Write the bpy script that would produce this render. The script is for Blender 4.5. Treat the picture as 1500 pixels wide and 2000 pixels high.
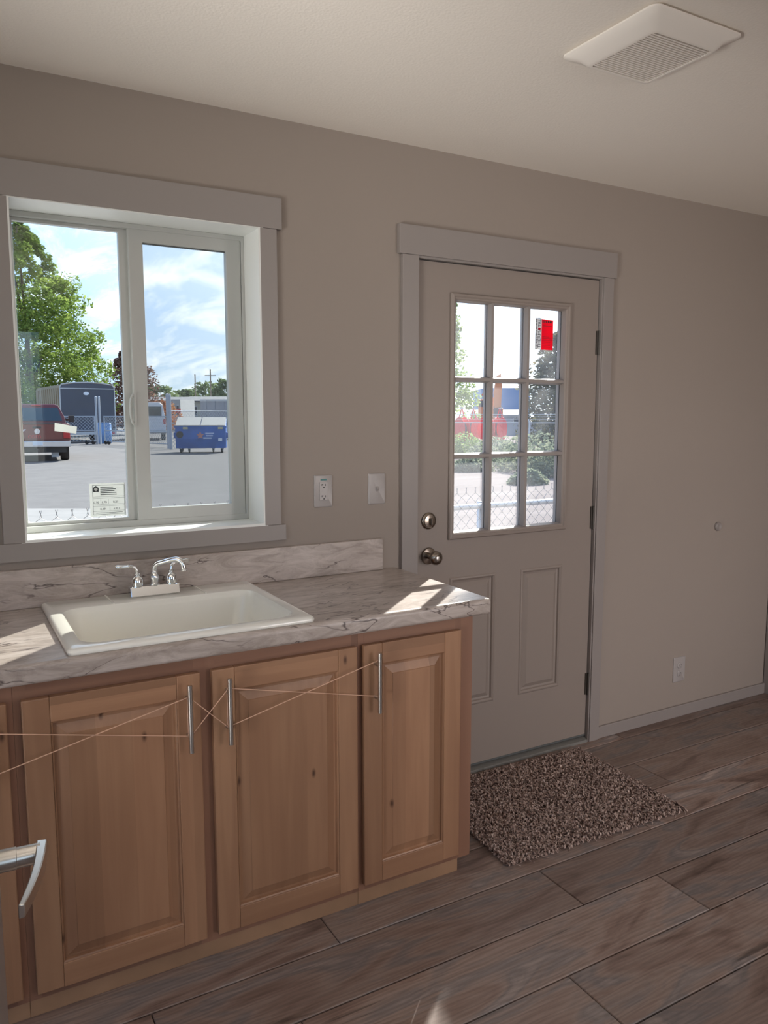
import bpy, bmesh, math, random
import numpy as np
from mathutils import Vector, Matrix
R_ = math.radians
for o in list(bpy.data.objects): bpy.data.objects.remove(o, do_unlink=True)
scene = bpy.context.scene
COL = scene.collection

# ------------------------------------------------------------------ camera
CAM = Vector((-1.0281, -2.546, 1.488)); FPX = 1528.08
YAW, PITCH = 0.517215, -0.121648
f0 = Vector((math.sin(YAW), math.cos(YAW), 0)); r0 = Vector((math.cos(YAW), -math.sin(YAW), 0)); u0 = Vector((0, 0, 1))
cf = f0*math.cos(PITCH)+u0*math.sin(PITCH); cu = u0*math.cos(PITCH)-f0*math.sin(PITCH)
cam = bpy.data.cameras.new('camera'); cam.sensor_fit = 'HORIZONTAL'; cam.sensor_width = 36; cam.lens = 36*FPX/1500
cam.clip_start = .03; cam.clip_end = 2000
co = bpy.data.objects.new('camera', cam); COL.objects.link(co)
co.matrix_world = Matrix(((r0.x, cu.x, -cf.x, CAM.x), (r0.y, cu.y, -cf.y, CAM.y), (r0.z, cu.z, -cf.z, CAM.z), (0, 0, 0, 1)))
scene.camera = co
GZ = -.05                                             # level of the yard outside
def ray(px, py): return cf + r0*((px-750)/FPX) - cu*((py-1000)/FPX)
def dep(px, py, d): return CAM + ray(px, py)*d        # a point of the yard at a chosen distance
def grd(px, d):                                       # the yard's ground below an image column, at a distance
    q = dep(px, 813, d); return Vector((q.x, q.y, GZ))

# ------------------------------------------------------------------ light
SUN_DIR = Vector((-.74*math.cos(R_(35)), -.673*math.cos(R_(35)), -math.sin(R_(35))))
sl = bpy.data.lights.new('sun', 'SUN'); sl.energy = 13; sl.angle = R_(.6); sl.color = (1, .95, .88)
so = bpy.data.objects.new('sun', sl); COL.objects.link(so)
so.rotation_euler = SUN_DIR.to_track_quat('-Z', 'Y').to_euler(); so.location = (20, 20, 30)

world = bpy.data.worlds.new('sky'); scene.world = world; world.use_nodes = True
def build_world():
    nt = world.node_tree; N = nt.nodes; L = nt.links; N.clear()
    out = N.new('ShaderNodeOutputWorld'); bg = N.new('ShaderNodeBackground'); L.new(bg.outputs[0], out.inputs[0])
    tc = N.new('ShaderNodeTexCoord'); sep = N.new('ShaderNodeSeparateXYZ'); L.new(tc.outputs['Generated'], sep.inputs[0])
    # project the view direction on a cloud layer
    zc = N.new('ShaderNodeMath'); zc.operation = 'MAXIMUM'; zc.inputs[1].default_value = 0; L.new(sep.outputs[2], zc.inputs[0])
    za = N.new('ShaderNodeMath'); za.operation = 'ADD'; za.inputs[1].default_value = .12; L.new(zc.outputs[0], za.inputs[0])
    dx = N.new('ShaderNodeMath'); dx.operation = 'DIVIDE'; L.new(sep.outputs[0], dx.inputs[0]); L.new(za.outputs[0], dx.inputs[1])
    dy = N.new('ShaderNodeMath'); dy.operation = 'DIVIDE'; L.new(sep.outputs[1], dy.inputs[0]); L.new(za.outputs[0], dy.inputs[1])
    cx = N.new('ShaderNodeCombineXYZ'); L.new(dx.outputs[0], cx.inputs[0]); L.new(dy.outputs[0], cx.inputs[1])
    mp = N.new('ShaderNodeMapping'); mp.inputs['Rotation'].default_value = (0, 0, R_(-25)); mp.inputs['Scale'].default_value = (2.4, .9, 1)
    L.new(cx.outputs[0], mp.inputs[0])
    no = N.new('ShaderNodeTexNoise'); no.inputs['Scale'].default_value = 1.5; no.inputs['Detail'].default_value = 9; no.inputs['Roughness'].default_value = .62
    no.inputs['Distortion'].default_value = .5; L.new(mp.outputs[0], no.inputs['Vector'])
    rp = N.new('ShaderNodeValToRGB'); rp.color_ramp.elements[0].position = .43; rp.color_ramp.elements[1].position = .72; L.new(no.outputs[0], rp.inputs[0])
    # clear sky: paler towards the horizon
    rz = N.new('ShaderNodeValToRGB'); e = rz.color_ramp.elements
    e[0].position = 0; e[0].color = (.60, .80, 1, 1); e[1].position = .55; e[1].color = (.17, .42, .92, 1)
    m1 = e = rz.color_ramp.elements.new(.12); m1.color = (.30, .56, .98, 1)
    L.new(zc.outputs[0], rz.inputs[0])
    mx = N.new('ShaderNodeMix'); mx.data_type = 'RGBA'; mx.inputs[7].default_value = (1.22, 1.24, 1.28, 1)
    L.new(rp.outputs[0], mx.inputs[0]); L.new(rz.outputs[0], mx.inputs[6])
    # haze glow on the sun's side of the sky
    vm = N.new('ShaderNodeVectorMath'); vm.operation = 'DOT_PRODUCT'; vm.inputs[1].default_value = tuple(-SUN_DIR); L.new(tc.outputs['Generated'], vm.inputs[0])
    mr = N.new('ShaderNodeMapRange'); mr.inputs[1].default_value = .62; mr.inputs[2].default_value = 1; mr.inputs[3].default_value = 0; mr.inputs[4].default_value = 1
    L.new(vm.outputs['Value'], mr.inputs[0])
    gl = N.new('ShaderNodeMix'); gl.data_type = 'RGBA'; gl.blend_type = 'ADD'; gl.inputs[7].default_value = (1.5, 1.45, 1.35, 1)
    L.new(mr.outputs[0], gl.inputs[0]); L.new(mx.outputs[2], gl.inputs[6])
    L.new(gl.outputs[2], bg.inputs[0]); bg.inputs[1].default_value = 1.18
build_world()

def area(name, loc, target, sx, sy, power, color=(1, 1, 1), spread=180):
    a = bpy.data.lights.new(name, 'AREA'); a.shape = 'RECTANGLE'; a.size = sx; a.size_y = sy; a.energy = power; a.color = color; a.spread = R_(spread)
    o = bpy.data.objects.new(name, a); COL.objects.link(o); o.location = loc
    o.rotation_euler = (Vector(target)-Vector(loc)).to_track_quat('-Z', 'Y').to_euler(); return o
# up-beam and right fill are added lamps; rear window sky mirrors in the pane
area('added_side_uplight', (-3.4, -2.6, .34), (.3, -2.2, 2.6), 2.2, .8, 61, (1, .965, .92), 75)  # added lamp that brightens the ceiling through the side opening
area('daylight_rear_window_sky', (-1.25, -4.78, 1.66), (-1.25, 0, 1.66), 2.0, 1.14, 7, (.80, .97, 1), 170)
area('added_rear_right_fill', (2.1, -4.80, 1.3), (1.75, 0, .35), 1.2, 1.7, 16, (1, .90, .86), 76)  # added fill for the lower right wall, no window known there

vs = scene.view_settings; vs.view_transform = 'Standard'; vs.look = 'None'; vs.exposure = 0; vs.gamma = 1; vs.use_curve_mapping = False
scene.cycles.max_bounces = 10; scene.cycles.diffuse_bounces = 6; scene.cycles.transparent_max_bounces = 24
scene.cycles.caustics_reflective = False; scene.cycles.caustics_refractive = False

# ------------------------------------------------------------------ materials
MT = {}
def new_mat(name):
    m = bpy.data.materials.new(name); m.use_nodes = True; nt = m.node_tree
    return m, nt.nodes, nt.links, nt.nodes['Principled BSDF']
def mat(name, col, rough=.5, metal=0, bump=None, var=None, spec=None, coat=0):
    """var = (scale, amount) brightness mottling; bump = (scale, strength, distance)"""
    m, N, L, p = new_mat(name); p.inputs['Base Color'].default_value = (*col, 1); p.inputs['Roughness'].default_value = rough; p.inputs['Metallic'].default_value = metal
    if spec is not None: p.inputs['Specular IOR Level'].default_value = spec
    if coat: p.inputs['Coat Weight'].default_value = coat
    tc = N.new('ShaderNodeTexCoord')
    if var:
        n = N.new('ShaderNodeTexNoise'); n.inputs['Scale'].default_value = var[0]; n.inputs['Detail'].default_value = 5; L.new(tc.outputs['Object'], n.inputs['Vector'])
        mr = N.new('ShaderNodeMapRange'); mr.inputs[1].default_value = .3; mr.inputs[2].default_value = .7; mr.inputs[3].default_value = 1-var[1]; mr.inputs[4].default_value = 1+var[1]
        L.new(n.outputs[0], mr.inputs[0])
        mx = N.new('ShaderNodeMix'); mx.data_type = 'RGBA'; mx.blend_type = 'MULTIPLY'; mx.inputs[0].default_value = 1; mx.inputs[6].default_value = (*col, 1)
        L.new(mr.outputs[0], mx.inputs[7]); L.new(mx.outputs[2], p.inputs['Base Color'])
    if bump:
        n = N.new('ShaderNodeTexNoise'); n.inputs['Scale'].default_value = bump[0]; n.inputs['Detail'].default_value = 3; L.new(tc.outputs['Object'], n.inputs['Vector'])
        b = N.new('ShaderNodeBump'); b.inputs['Strength'].default_value = bump[1]; b.inputs['Distance'].default_value = bump[2]
        L.new(n.outputs[0], b.inputs['Height']); L.new(b.outputs[0], p.inputs['Normal'])
    MT[name] = m; return m
def ramp(N, stops):
    r = N.new('ShaderNodeValToRGB'); e = r.color_ramp.elements
    e[0].position, e[0].color = stops[0][0], (*stops[0][1], 1); e[1].position, e[1].color = stops[-1][0], (*stops[-1][1], 1)
    for p, c in stops[1:-1]: x = e.new(p); x.color = (*c, 1)
    return r
def wood(name, axis, dark, light, knots=True):
    m, N, L, p = new_mat(name); p.inputs['Roughness'].default_value = .42
    tc = N.new('ShaderNodeTexCoord'); oi = N.new('ShaderNodeObjectInfo')
    ad = N.new('ShaderNodeVectorMath'); ad.operation = 'MULTIPLY_ADD'; ad.inputs[1].default_value = (1, 1, 1)
    rr = N.new('ShaderNodeMath'); rr.operation = 'MULTIPLY'; rr.inputs[1].default_value = 17.3; L.new(oi.outputs['Random'], rr.inputs[0])
    L.new(tc.outputs['Object'], ad.inputs[0]); L.new(rr.outputs[0], ad.inputs[2])
    sc = [26, 26, 26]; sc[axis] = 1.6
    mp = N.new('ShaderNodeMapping'); mp.inputs['Scale'].default_value = sc; L.new(ad.outputs[0], mp.inputs[0])
    n1 = N.new('ShaderNodeTexNoise'); n1.inputs['Scale'].default_value = 1; n1.inputs['Detail'].default_value = 6; n1.inputs['Distortion'].default_value = .9; L.new(mp.outputs[0], n1.inputs['Vector'])
    sc2 = [5, 5, 5]; sc2[axis] = 1.1
    mp2 = N.new('ShaderNodeMapping'); mp2.inputs['Scale'].default_value = sc2; L.new(ad.outputs[0], mp2.inputs[0])
    n2 = N.new('ShaderNodeTexNoise'); n2.inputs['Scale'].default_value = 1; n2.inputs['Detail'].default_value = 3; L.new(mp2.outputs[0], n2.inputs['Vector'])
    av = N.new('ShaderNodeMix'); av.data_type = 'FLOAT'; av.inputs[0].default_value = .55; L.new(n1.outputs[0], av.inputs[2]); L.new(n2.outputs[0], av.inputs[3])
    rp = ramp(N, [(.3, dark), (.52, tuple((a+b)/2 for a, b in zip(dark, light))), (.7, light)]); L.new(av.outputs[0], rp.inputs[0])
    # glued-up boards: each stave keeps its own tone
    sp = N.new('ShaderNodeSeparateXYZ'); L.new(ad.outputs[0], sp.inputs[0])
    fl = N.new('ShaderNodeMath'); fl.operation = 'MULTIPLY'; fl.inputs[1].default_value = 11.5; L.new(sp.outputs[0 if axis == 2 else 2], fl.inputs[0])
    fl2 = N.new('ShaderNodeMath'); fl2.operation = 'FLOOR'; L.new(fl.outputs[0], fl2.inputs[0])
    wn = N.new('ShaderNodeTexWhiteNoise'); wn.noise_dimensions = '1D'; L.new(fl2.outputs[0], wn.inputs['W'])
    mr = N.new('ShaderNodeMapRange'); mr.inputs[3].default_value = .82; mr.inputs[4].default_value = 1.14; L.new(wn.outputs['Value'], mr.inputs[0])
    mx = N.new('ShaderNodeMix'); mx.data_type = 'RGBA'; mx.blend_type = 'MULTIPLY'; mx.inputs[0].default_value = 1; L.new(rp.outputs[0], mx.inputs[6]); L.new(mr.outputs[0], mx.inputs[7])
    last = mx.outputs[2]
    if knots:
        cz = N.new('ShaderNodeCombineXYZ'); ma = N.new('ShaderNodeMath'); ma.operation = 'MULTIPLY'; ma.inputs[1].default_value = 9.0; L.new(sp.outputs[0], ma.inputs[0]); L.new(ma.outputs[0], cz.inputs[0])
        mb = N.new('ShaderNodeMath'); mb.operation = 'MULTIPLY'; mb.inputs[1].default_value = 4.2; L.new(sp.outputs[2], mb.inputs[0]); L.new(mb.outputs[0], cz.inputs[1])
        vo = N.new('ShaderNodeTexVoronoi'); vo.voronoi_dimensions = '2D'; vo.inputs['Scale'].default_value = 1; L.new(cz.outputs[0], vo.inputs['Vector'])
        k0 = N.new('ShaderNodeMapRange'); k0.inputs[1].default_value = .015; k0.inputs[2].default_value = .075; k0.inputs[3].default_value = .95; k0.inputs[4].default_value = 0; L.new(vo.outputs['Distance'], k0.inputs[0])
        sr = N.new('ShaderNodeSeparateColor'); L.new(vo.outputs['Color'], sr.inputs[0]); gt = N.new('ShaderNodeMath'); gt.operation = 'GREATER_THAN'; gt.inputs[1].default_value = .8; L.new(sr.outputs[0], gt.inputs[0])
        k = N.new('ShaderNodeMath'); k.operation = 'MULTIPLY'; L.new(k0.outputs[0], k.inputs[0]); L.new(gt.outputs[0], k.inputs[1])
        kx = N.new('ShaderNodeMix'); kx.data_type = 'RGBA'; kx.inputs[7].default_value = (.07, .03, .016, 1); L.new(k.outputs[0], kx.inputs[0]); L.new(last, kx.inputs[6]); last = kx.outputs[2]
    L.new(last, p.inputs['Base Color'])
    b = N.new('ShaderNodeBump'); b.inputs['Strength'].default_value = .08; b.inputs['Distance'].default_value = .001; L.new(n1.outputs[0], b.inputs['Height']); L.new(b.outputs[0], p.inputs['Normal'])
    MT[name] = m; return m
def plank_mat():
    m, N, L, p = new_mat('vinyl_plank')
    tc = N.new('ShaderNodeTexCoord'); oi = N.new('ShaderNodeObjectInfo')
    rr = N.new('ShaderNodeMath'); rr.operation = 'MULTIPLY'; rr.inputs[1].default_value = 41.7; L.new(oi.outputs['Random'], rr.inputs[0])
    ad = N.new('ShaderNodeVectorMath'); ad.operation = 'ADD'; L.new(tc.outputs['Object'], ad.inputs[0]); L.new(rr.outputs[0], ad.inputs[1])
    mp = N.new('ShaderNodeMapping'); mp.inputs['Scale'].default_value = (6.5, 110, 1); L.new(ad.outputs[0], mp.inputs[0])
    n1 = N.new('ShaderNodeTexNoise'); n1.inputs['Scale'].default_value = 1; n1.inputs['Detail'].default_value = 8; n1.inputs['Roughness'].default_value = .65; n1.inputs['Distortion'].default_value = 1.3; L.new(mp.outputs[0], n1.inputs['Vector'])
    mp2 = N.new('ShaderNodeMapping'); mp2.inputs['Scale'].default_value = (2.3, 8.5, 1); L.new(ad.outputs[0], mp2.inputs[0])
    n2 = N.new('ShaderNodeTexNoise'); n2.inputs['Scale'].default_value = 1; n2.inputs['Detail'].default_value = 7; n2.inputs['Distortion'].default_value = 1.4; L.new(mp2.outputs[0], n2.inputs['Vector'])
    # cathedral figure
    wv = N.new('ShaderNodeTexWave'); wv.wave_type = 'RINGS'; wv.inputs['Scale'].default_value = 4.5; wv.inputs['Distortion'].default_value = 9; wv.inputs['Detail'].default_value = 3; wv.inputs['Detail Scale'].default_value = 1.4
    mp3 = N.new('ShaderNodeMapping'); mp3.inputs['Scale'].default_value = (.8, 5, 1); L.new(ad.outputs[0], mp3.inputs[0]); L.new(mp3.outputs[0], wv.inputs['Vector'])
    bl = ramp(N, [(.28, (.115, .074, .06)), (.42, (.235, .165, .138)), (.52, (.285, .215, .185)), (.60, (.205, .175, .168)), (.74, (.40, .32, .285))]); L.new(n2.outputs[0], bl.inputs[0])
    a2 = N.new('ShaderNodeMix'); a2.data_type = 'FLOAT'; a2.inputs[0].default_value = .22; L.new(n1.outputs[0], a2.inputs[2]); L.new(wv.outputs[0], a2.inputs[3])
    gr = N.new('ShaderNodeMapRange'); gr.inputs[1].default_value = .28; gr.inputs[2].default_value = .68; gr.inputs[3].default_value = .80; gr.inputs[4].default_value = 1.17; L.new(a2.outputs[0], gr.inputs[0])
    rp = N.new('ShaderNodeMix'); rp.data_type = 'RGBA'; rp.blend_type = 'MULTIPLY'; rp.inputs[0].default_value = 1; L.new(bl.outputs[0], rp.inputs[6]); L.new(gr.outputs[0], rp.inputs[7])
    # sparse dark cracks along the grain
    mp4 = N.new('ShaderNodeMapping'); mp4.inputs['Scale'].default_value = (1.3, 30, 1); mp4.inputs['Location'].default_value = (3, 7, 0); L.new(ad.outputs[0], mp4.inputs[0])
    n4 = N.new('ShaderNodeTexNoise'); n4.inputs['Scale'].default_value = 1; n4.inputs['Detail'].default_value = 3; n4.inputs['Distortion'].default_value = 1.2; L.new(mp4.outputs[0], n4.inputs['Vector'])
    ck = N.new('ShaderNodeMapRange'); ck.inputs[1].default_value = .70; ck.inputs[2].default_value = .76; ck.inputs[3].default_value = 1; ck.inputs[4].default_value = .45; L.new(n4.outputs[0], ck.inputs[0])
    mr = N.new('ShaderNodeMapRange'); mr.inputs[3].default_value = .82; mr.inputs[4].default_value = 1.18; L.new(oi.outputs['Random'], mr.inputs[0])
    mk = N.new('ShaderNodeMath'); mk.operation = 'MULTIPLY'; L.new(mr.outputs[0], mk.inputs[0]); L.new(ck.outputs[0], mk.inputs[1])
    mx = N.new('ShaderNodeMix'); mx.data_type = 'RGBA'; mx.blend_type = 'MULTIPLY'; mx.inputs[0].default_value = 1; L.new(rp.outputs[2], mx.inputs[6]); L.new(mk.outputs[0], mx.inputs[7])
    L.new(mx.outputs[2], p.inputs['Base Color'])
    rg = N.new('ShaderNodeMapRange'); rg.inputs[3].default_value = .36; rg.inputs[4].default_value = .58; L.new(n2.outputs[0], rg.inputs[0]); L.new(rg.outputs[0], p.inputs['Roughness'])
    p.inputs['Specular IOR Level'].default_value = .42
    b = N.new('ShaderNodeBump'); b.inputs['Strength'].default_value = .25; b.inputs['Distance'].default_value = .0012; L.new(n1.outputs[0], b.inputs['Height']); L.new(b.outputs[0], p.inputs['Normal'])
    MT['plank'] = m
def laminate_mat():
    m, N, L, p = new_mat('stone_laminate'); p.inputs['Roughness'].default_value = .3
    tc = N.new('ShaderNodeTexCoord')
    mp = N.new('ShaderNodeMapping'); mp.inputs['Rotation'].default_value = (R_(12), R_(48), R_(-38)); mp.inputs['Scale'].default_value = (.75, 2.6, 2.6); L.new(tc.outputs['Object'], mp.inputs[0])
    n1 = N.new('ShaderNodeTexNoise'); n1.inputs['Scale'].default_value = 9; n1.inputs['Detail'].default_value = 10; n1.inputs['Roughness'].default_value = .72; n1.inputs['Distortion'].default_value = 1.1; L.new(mp.outputs[0], n1.inputs['Vector'])
    rp = ramp(N, [(.28, (.25, .205, .18)), (.45, (.40, .34, .305)), (.58, (.50, .435, .40)), (.75, (.62, .56, .525))]); L.new(n1.outputs[0], rp.inputs[0])
    # veins: thin lines where a warped field crosses its middle value
    n2 = N.new('ShaderNodeTexNoise'); n2.inputs['Scale'].default_value = 5.5; n2.inputs['Detail'].default_value = 4; n2.inputs['Distortion'].default_value = .5; L.new(mp.outputs[0], n2.inputs['Vector'])
    s = N.new('ShaderNodeMath'); s.operation = 'SUBTRACT'; s.inputs[1].default_value = .5; L.new(n2.outputs[0], s.inputs[0])
    ab = N.new('ShaderNodeMath'); ab.operation = 'ABSOLUTE'; L.new(s.outputs[0], ab.inputs[0])
    v = N.new('ShaderNodeMapRange'); v.inputs[1].default_value = .002; v.inputs[2].default_value = .013; v.inputs[3].default_value = .95; v.inputs[4].default_value = 0; L.new(ab.outputs[0], v.inputs[0])
    n3 = N.new('ShaderNodeTexNoise'); n3.inputs['Scale'].default_value = 5; L.new(tc.outputs['Object'], n3.inputs['Vector'])
    v3 = N.new('ShaderNodeMapRange'); v3.inputs[1].default_value = .40; v3.inputs[2].default_value = .52; L.new(n3.outputs[0], v3.inputs[0])
    vm = N.new('ShaderNodeMath'); vm.operation = 'MULTIPLY'; L.new(v.outputs[0], vm.inputs[0]); L.new(v3.outputs[0], vm.inputs[1])
    mx = N.new('ShaderNodeMix'); mx.data_type = 'RGBA'; mx.inputs[7].default_value = (.10, .075, .07, 1); L.new(vm.outputs[0], mx.inputs[0]); L.new(rp.outputs[0], mx.inputs[6])
    L.new(mx.outputs[2], p.inputs['Base Color']); MT['laminate'] = m
def glass_mat(name, tint, veil=0.0):
    m = bpy.data.materials.new(name); m.use_nodes = True; N = m.node_tree.nodes; L = m.node_tree.links; N.clear()
    o = N.new('ShaderNodeOutputMaterial'); mx = N.new('ShaderNodeMixShader'); t = N.new('ShaderNodeBsdfTransparent'); g = N.new('ShaderNodeBsdfGlossy'); ge = N.new('ShaderNodeNewGeometry')
    t.inputs[0].default_value = (*tint, 1); g.inputs['Roughness'].default_value = 0.0
    def mth(op, a, b=None):
        q = N.new('ShaderNodeMath'); q.operation = op
        for i, v in enumerate((a, b)):
            if v is None: continue
            if isinstance(v, (int, float)): q.inputs[i].default_value = v
            else: L.new(v, q.inputs[i])
        return q.outputs[0]
    dt = N.new('ShaderNodeVectorMath'); dt.operation = 'DOT_PRODUCT'; L.new(ge.outputs['Incoming'], dt.inputs[0]); L.new(ge.outputs['Normal'], dt.inputs[1])
    # Schlick reflectance, the same from both sides of a thin pane
    F = mth('ADD', mth('MULTIPLY', mth('POWER', mth('SUBTRACT', 1, mth('ABSOLUTE', dt.outputs['Value'])), 5), .96), .04)
    src = t.outputs[0]
    if veil:   # translucent veil put in to haze and wash out the view outdoors
        tl = N.new('ShaderNodeBsdfTranslucent'); tl.inputs[0].default_value = (.95, .97, 1, 1); dm = N.new('ShaderNodeMixShader'); dm.inputs[0].default_value = veil; L.new(t.outputs[0], dm.inputs[1]); L.new(tl.outputs[0], dm.inputs[2]); src = dm.outputs[0]
    L.new(F, mx.inputs[0]); L.new(src, mx.inputs[1]); L.new(g.outputs[0], mx.inputs[2]); L.new(mx.outputs[0], o.inputs[0]); MT[name] = m
def screen_mat(name, col, see):
    m = bpy.data.materials.new(name); m.use_nodes = True; N = m.node_tree.nodes; L = m.node_tree.links; N.clear()
    o = N.new('ShaderNodeOutputMaterial'); mx = N.new('ShaderNodeMixShader'); t = N.new('ShaderNodeBsdfTransparent'); d = N.new('ShaderNodeBsdfDiffuse')
    d.inputs[0].default_value = (*col, 1); mx.inputs[0].default_value = see; L.new(d.outputs[0], mx.inputs[1]); L.new(t.outputs[0], mx.inputs[2]); L.new(mx.outputs[0], o.inputs[0]); MT[name] = m
def link_mat(name, col, pitch, wire):
    """distant chain link: diagonal wires with open air between, in the plane x-z of the object"""
    m = bpy.data.materials.new(name); m.use_nodes = True; N = m.node_tree.nodes; L = m.node_tree.links; N.clear()
    o = N.new('ShaderNodeOutputMaterial'); mx = N.new('ShaderNodeMixShader'); t = N.new('ShaderNodeBsdfTransparent'); d = N.new('ShaderNodeBsdfDiffuse'); d.inputs[0].default_value = (*col, 1)
    tc = N.new('ShaderNodeTexCoord'); sp = N.new('ShaderNodeSeparateXYZ'); L.new(tc.outputs['Object'], sp.inputs[0]); outs = []
    for op in ('ADD', 'SUBTRACT'):
        a = N.new('ShaderNodeMath'); a.operation = op; L.new(sp.outputs[0], a.inputs[0]); L.new(sp.outputs[2], a.inputs[1])
        q = N.new('ShaderNodeMath'); q.operation = 'PINGPONG'; q.inputs[1].default_value = pitch; L.new(a.outputs[0], q.inputs[0])
        c = N.new('ShaderNodeMath'); c.operation = 'LESS_THAN'; c.inputs[1].default_value = wire; L.new(q.outputs[0], c.inputs[0]); outs.append(c)
    mm = N.new('ShaderNodeMath'); mm.operation = 'MAXIMUM'; L.new(outs[0].outputs[0], mm.inputs[0]); L.new(outs[1].outputs[0], mm.inputs[1])
    L.new(mm.outputs[0], mx.inputs[0]); L.new(t.outputs[0], mx.inputs[1]); L.new(d.outputs[0], mx.inputs[2]); L.new(mx.outputs[0], o.inputs[0]); MT[name] = m
def leaf_mat(name, c1, c2, c3=None, sc=.35):
    m = bpy.data.materials.new(name); m.use_nodes = True; N = m.node_tree.nodes; L = m.node_tree.links; N.clear()
    o = N.new('ShaderNodeOutputMaterial'); mx = N.new('ShaderNodeMixShader'); d = N.new('ShaderNodeBsdfDiffuse'); t = N.new('ShaderNodeBsdfTranslucent'); mx.inputs[0].default_value = .42
    tc = N.new('ShaderNodeTexCoord'); n = N.new('ShaderNodeTexNoise'); n.inputs['Scale'].default_value = sc; n.inputs['Detail'].default_value = 6; n.inputs['Roughness'].default_value = .8; L.new(tc.outputs['Object'], n.inputs['Vector'])
    rp = ramp(N, [(.34, c1), (.52, c2), (.68, c3 or c2)]); L.new(n.outputs[0], rp.inputs[0])
    L.new(rp.outputs[0], d.inputs[0]); L.new(rp.outputs[0], t.inputs[0]); L.new(d.outputs[0], mx.inputs[1]); L.new(t.outputs[0], mx.inputs[2]); L.new(mx.outputs[0], o.inputs[0]); MT[name] = m
def ground_mat(name, c1, c2, scale, bump=.0, stretch=(1, 1, 1)):
    m, N, L, p = new_mat(name); p.inputs['Roughness'].default_value = .95; p.inputs['Specular IOR Level'].default_value = .15
    tc = N.new('ShaderNodeTexCoord'); mp = N.new('ShaderNodeMapping'); mp.inputs['Scale'].default_value = stretch; L.new(tc.outputs['Object'], mp.inputs[0])
    n = N.new('ShaderNodeTexNoise'); n.inputs['Scale'].default_value = scale; n.inputs['Detail'].default_value = 10; n.inputs['Roughness'].default_value = .7; L.new(mp.outputs[0], n.inputs['Vector'])
    rp = ramp(N, [(.3, c1), (.7, c2)]); L.new(n.outputs[0], rp.inputs[0]); L.new(rp.outputs[0], p.inputs['Base Color'])
    if bump:
        b = N.new('ShaderNodeBump'); b.inputs['Strength'].default_value = bump; b.inputs['Distance'].default_value = .05; L.new(n.outputs[0], b.inputs['Height']); L.new(b.outputs[0], p.inputs['Normal'])
    MT[name] = m

mat('wall', (.325, .277, .243), .75, bump=(220, .10, .002), var=(1.3, .015))
mat('ceiling', (.84, .785, .715), .9, bump=(140, .25, .003))
mat('trim', (.295, .264, .25), .42)
mat('door_paint', (.285, .24, .212), .45)
mat('liner_lit', (.80, .81, .79), .4)  # lit copy of the trim white: light difference put into the colour
mat('vinyl', (.46, .465, .445), .35)
mat('vinyl_dark', (.10, .11, .11), .6)
mat('plate', (.40, .37, .36), .35)
mat('slot', (.03, .03, .03), .6)
mat('teal_print', (.06, .2, .2), .5)
wood('alder_v', 2, (.27, .134, .074), (.42, .236, .134)); wood('alder_h', 0, (.27, .134, .074), (.42, .236, .134), knots=False); wood('alder_frame', 0, (.215, .105, .068), (.30, .16, .10), knots=False)
wood('alder_frame_v', 2, (.215, .105, .068), (.30, .16, .10), knots=False)
mat('toe', (.34, .2, .115), .55, var=(9, .12))
plank_mat(); laminate_mat()
mat('subfloor', (.015, .012, .01), .9)
mat('porcelain', (.82, .80, .74), .16, coat=.4)
mat('chrome', (.88, .89, .9), .07, 1)
mat('steel', (.62, .59, .55), .28, 1)
mat('nickel', (.31, .265, .225), .24, 1)
mat('satin', (.70, .67, .63), .3, 1)
mat('threshold', (.22, .215, .20), .5, .3)
mat('hinge', (.11, .10, .09), .5, .8)
mat('rubber_band', (.72, .45, .32), .55)
mat('grille', (.82, .77, .71), .45)
mat('grille_dark', (.16, .15, .135), .8)
mat('rug_base', (.12, .085, .07), .95)
def rug_mat():
    m, N, L, p = new_mat('rug_yarn'); p.inputs['Roughness'].default_value = .95; p.inputs['Specular IOR Level'].default_value = .1
    tc = N.new('ShaderNodeTexCoord'); n = N.new('ShaderNodeTexNoise'); n.inputs['Scale'].default_value = 95; n.inputs['Detail'].default_value = 2; L.new(tc.outputs['Object'], n.inputs['Vector'])
    rp = ramp(N, [(.36, (.10, .06, .05)), (.47, (.36, .26, .225)), (.6, (.54, .42, .37)), (.72, (.64, .52, .46))]); L.new(n.outputs[0], rp.inputs[0]); L.new(rp.outputs[0], p.inputs['Base Color']); MT['rug_yarn'] = m
rug_mat()
glass_mat('glass', (.955, .985, .975)); glass_mat('glass_door', (.97, .985, .985), .055)
screen_mat('insect_screen', (.24, .25, .28), .80)
def thin_mat(name, col):
    m = bpy.data.materials.new(name); m.use_nodes = True; N = m.node_tree.nodes; L = m.node_tree.links; N.clear()
    o = N.new('ShaderNodeOutputMaterial'); mx = N.new('ShaderNodeMixShader'); d = N.new('ShaderNodeBsdfDiffuse'); t = N.new('ShaderNodeBsdfTranslucent'); mx.inputs[0].default_value = .45
    d.inputs[0].default_value = (*col, 1); t.inputs[0].default_value = (*col, 1); L.new(d.outputs[0], mx.inputs[1]); L.new(t.outputs[0], mx.inputs[2]); L.new(mx.outputs[0], o.inputs[0]); MT[name] = m
thin_mat('label_paper', (.76, .77, .75)); mat('ink', (.02, .025, .03), .7); thin_mat('label_red', (.92, .02, .06)); thin_mat('label_clear', (.85, .85, .85))
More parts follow.
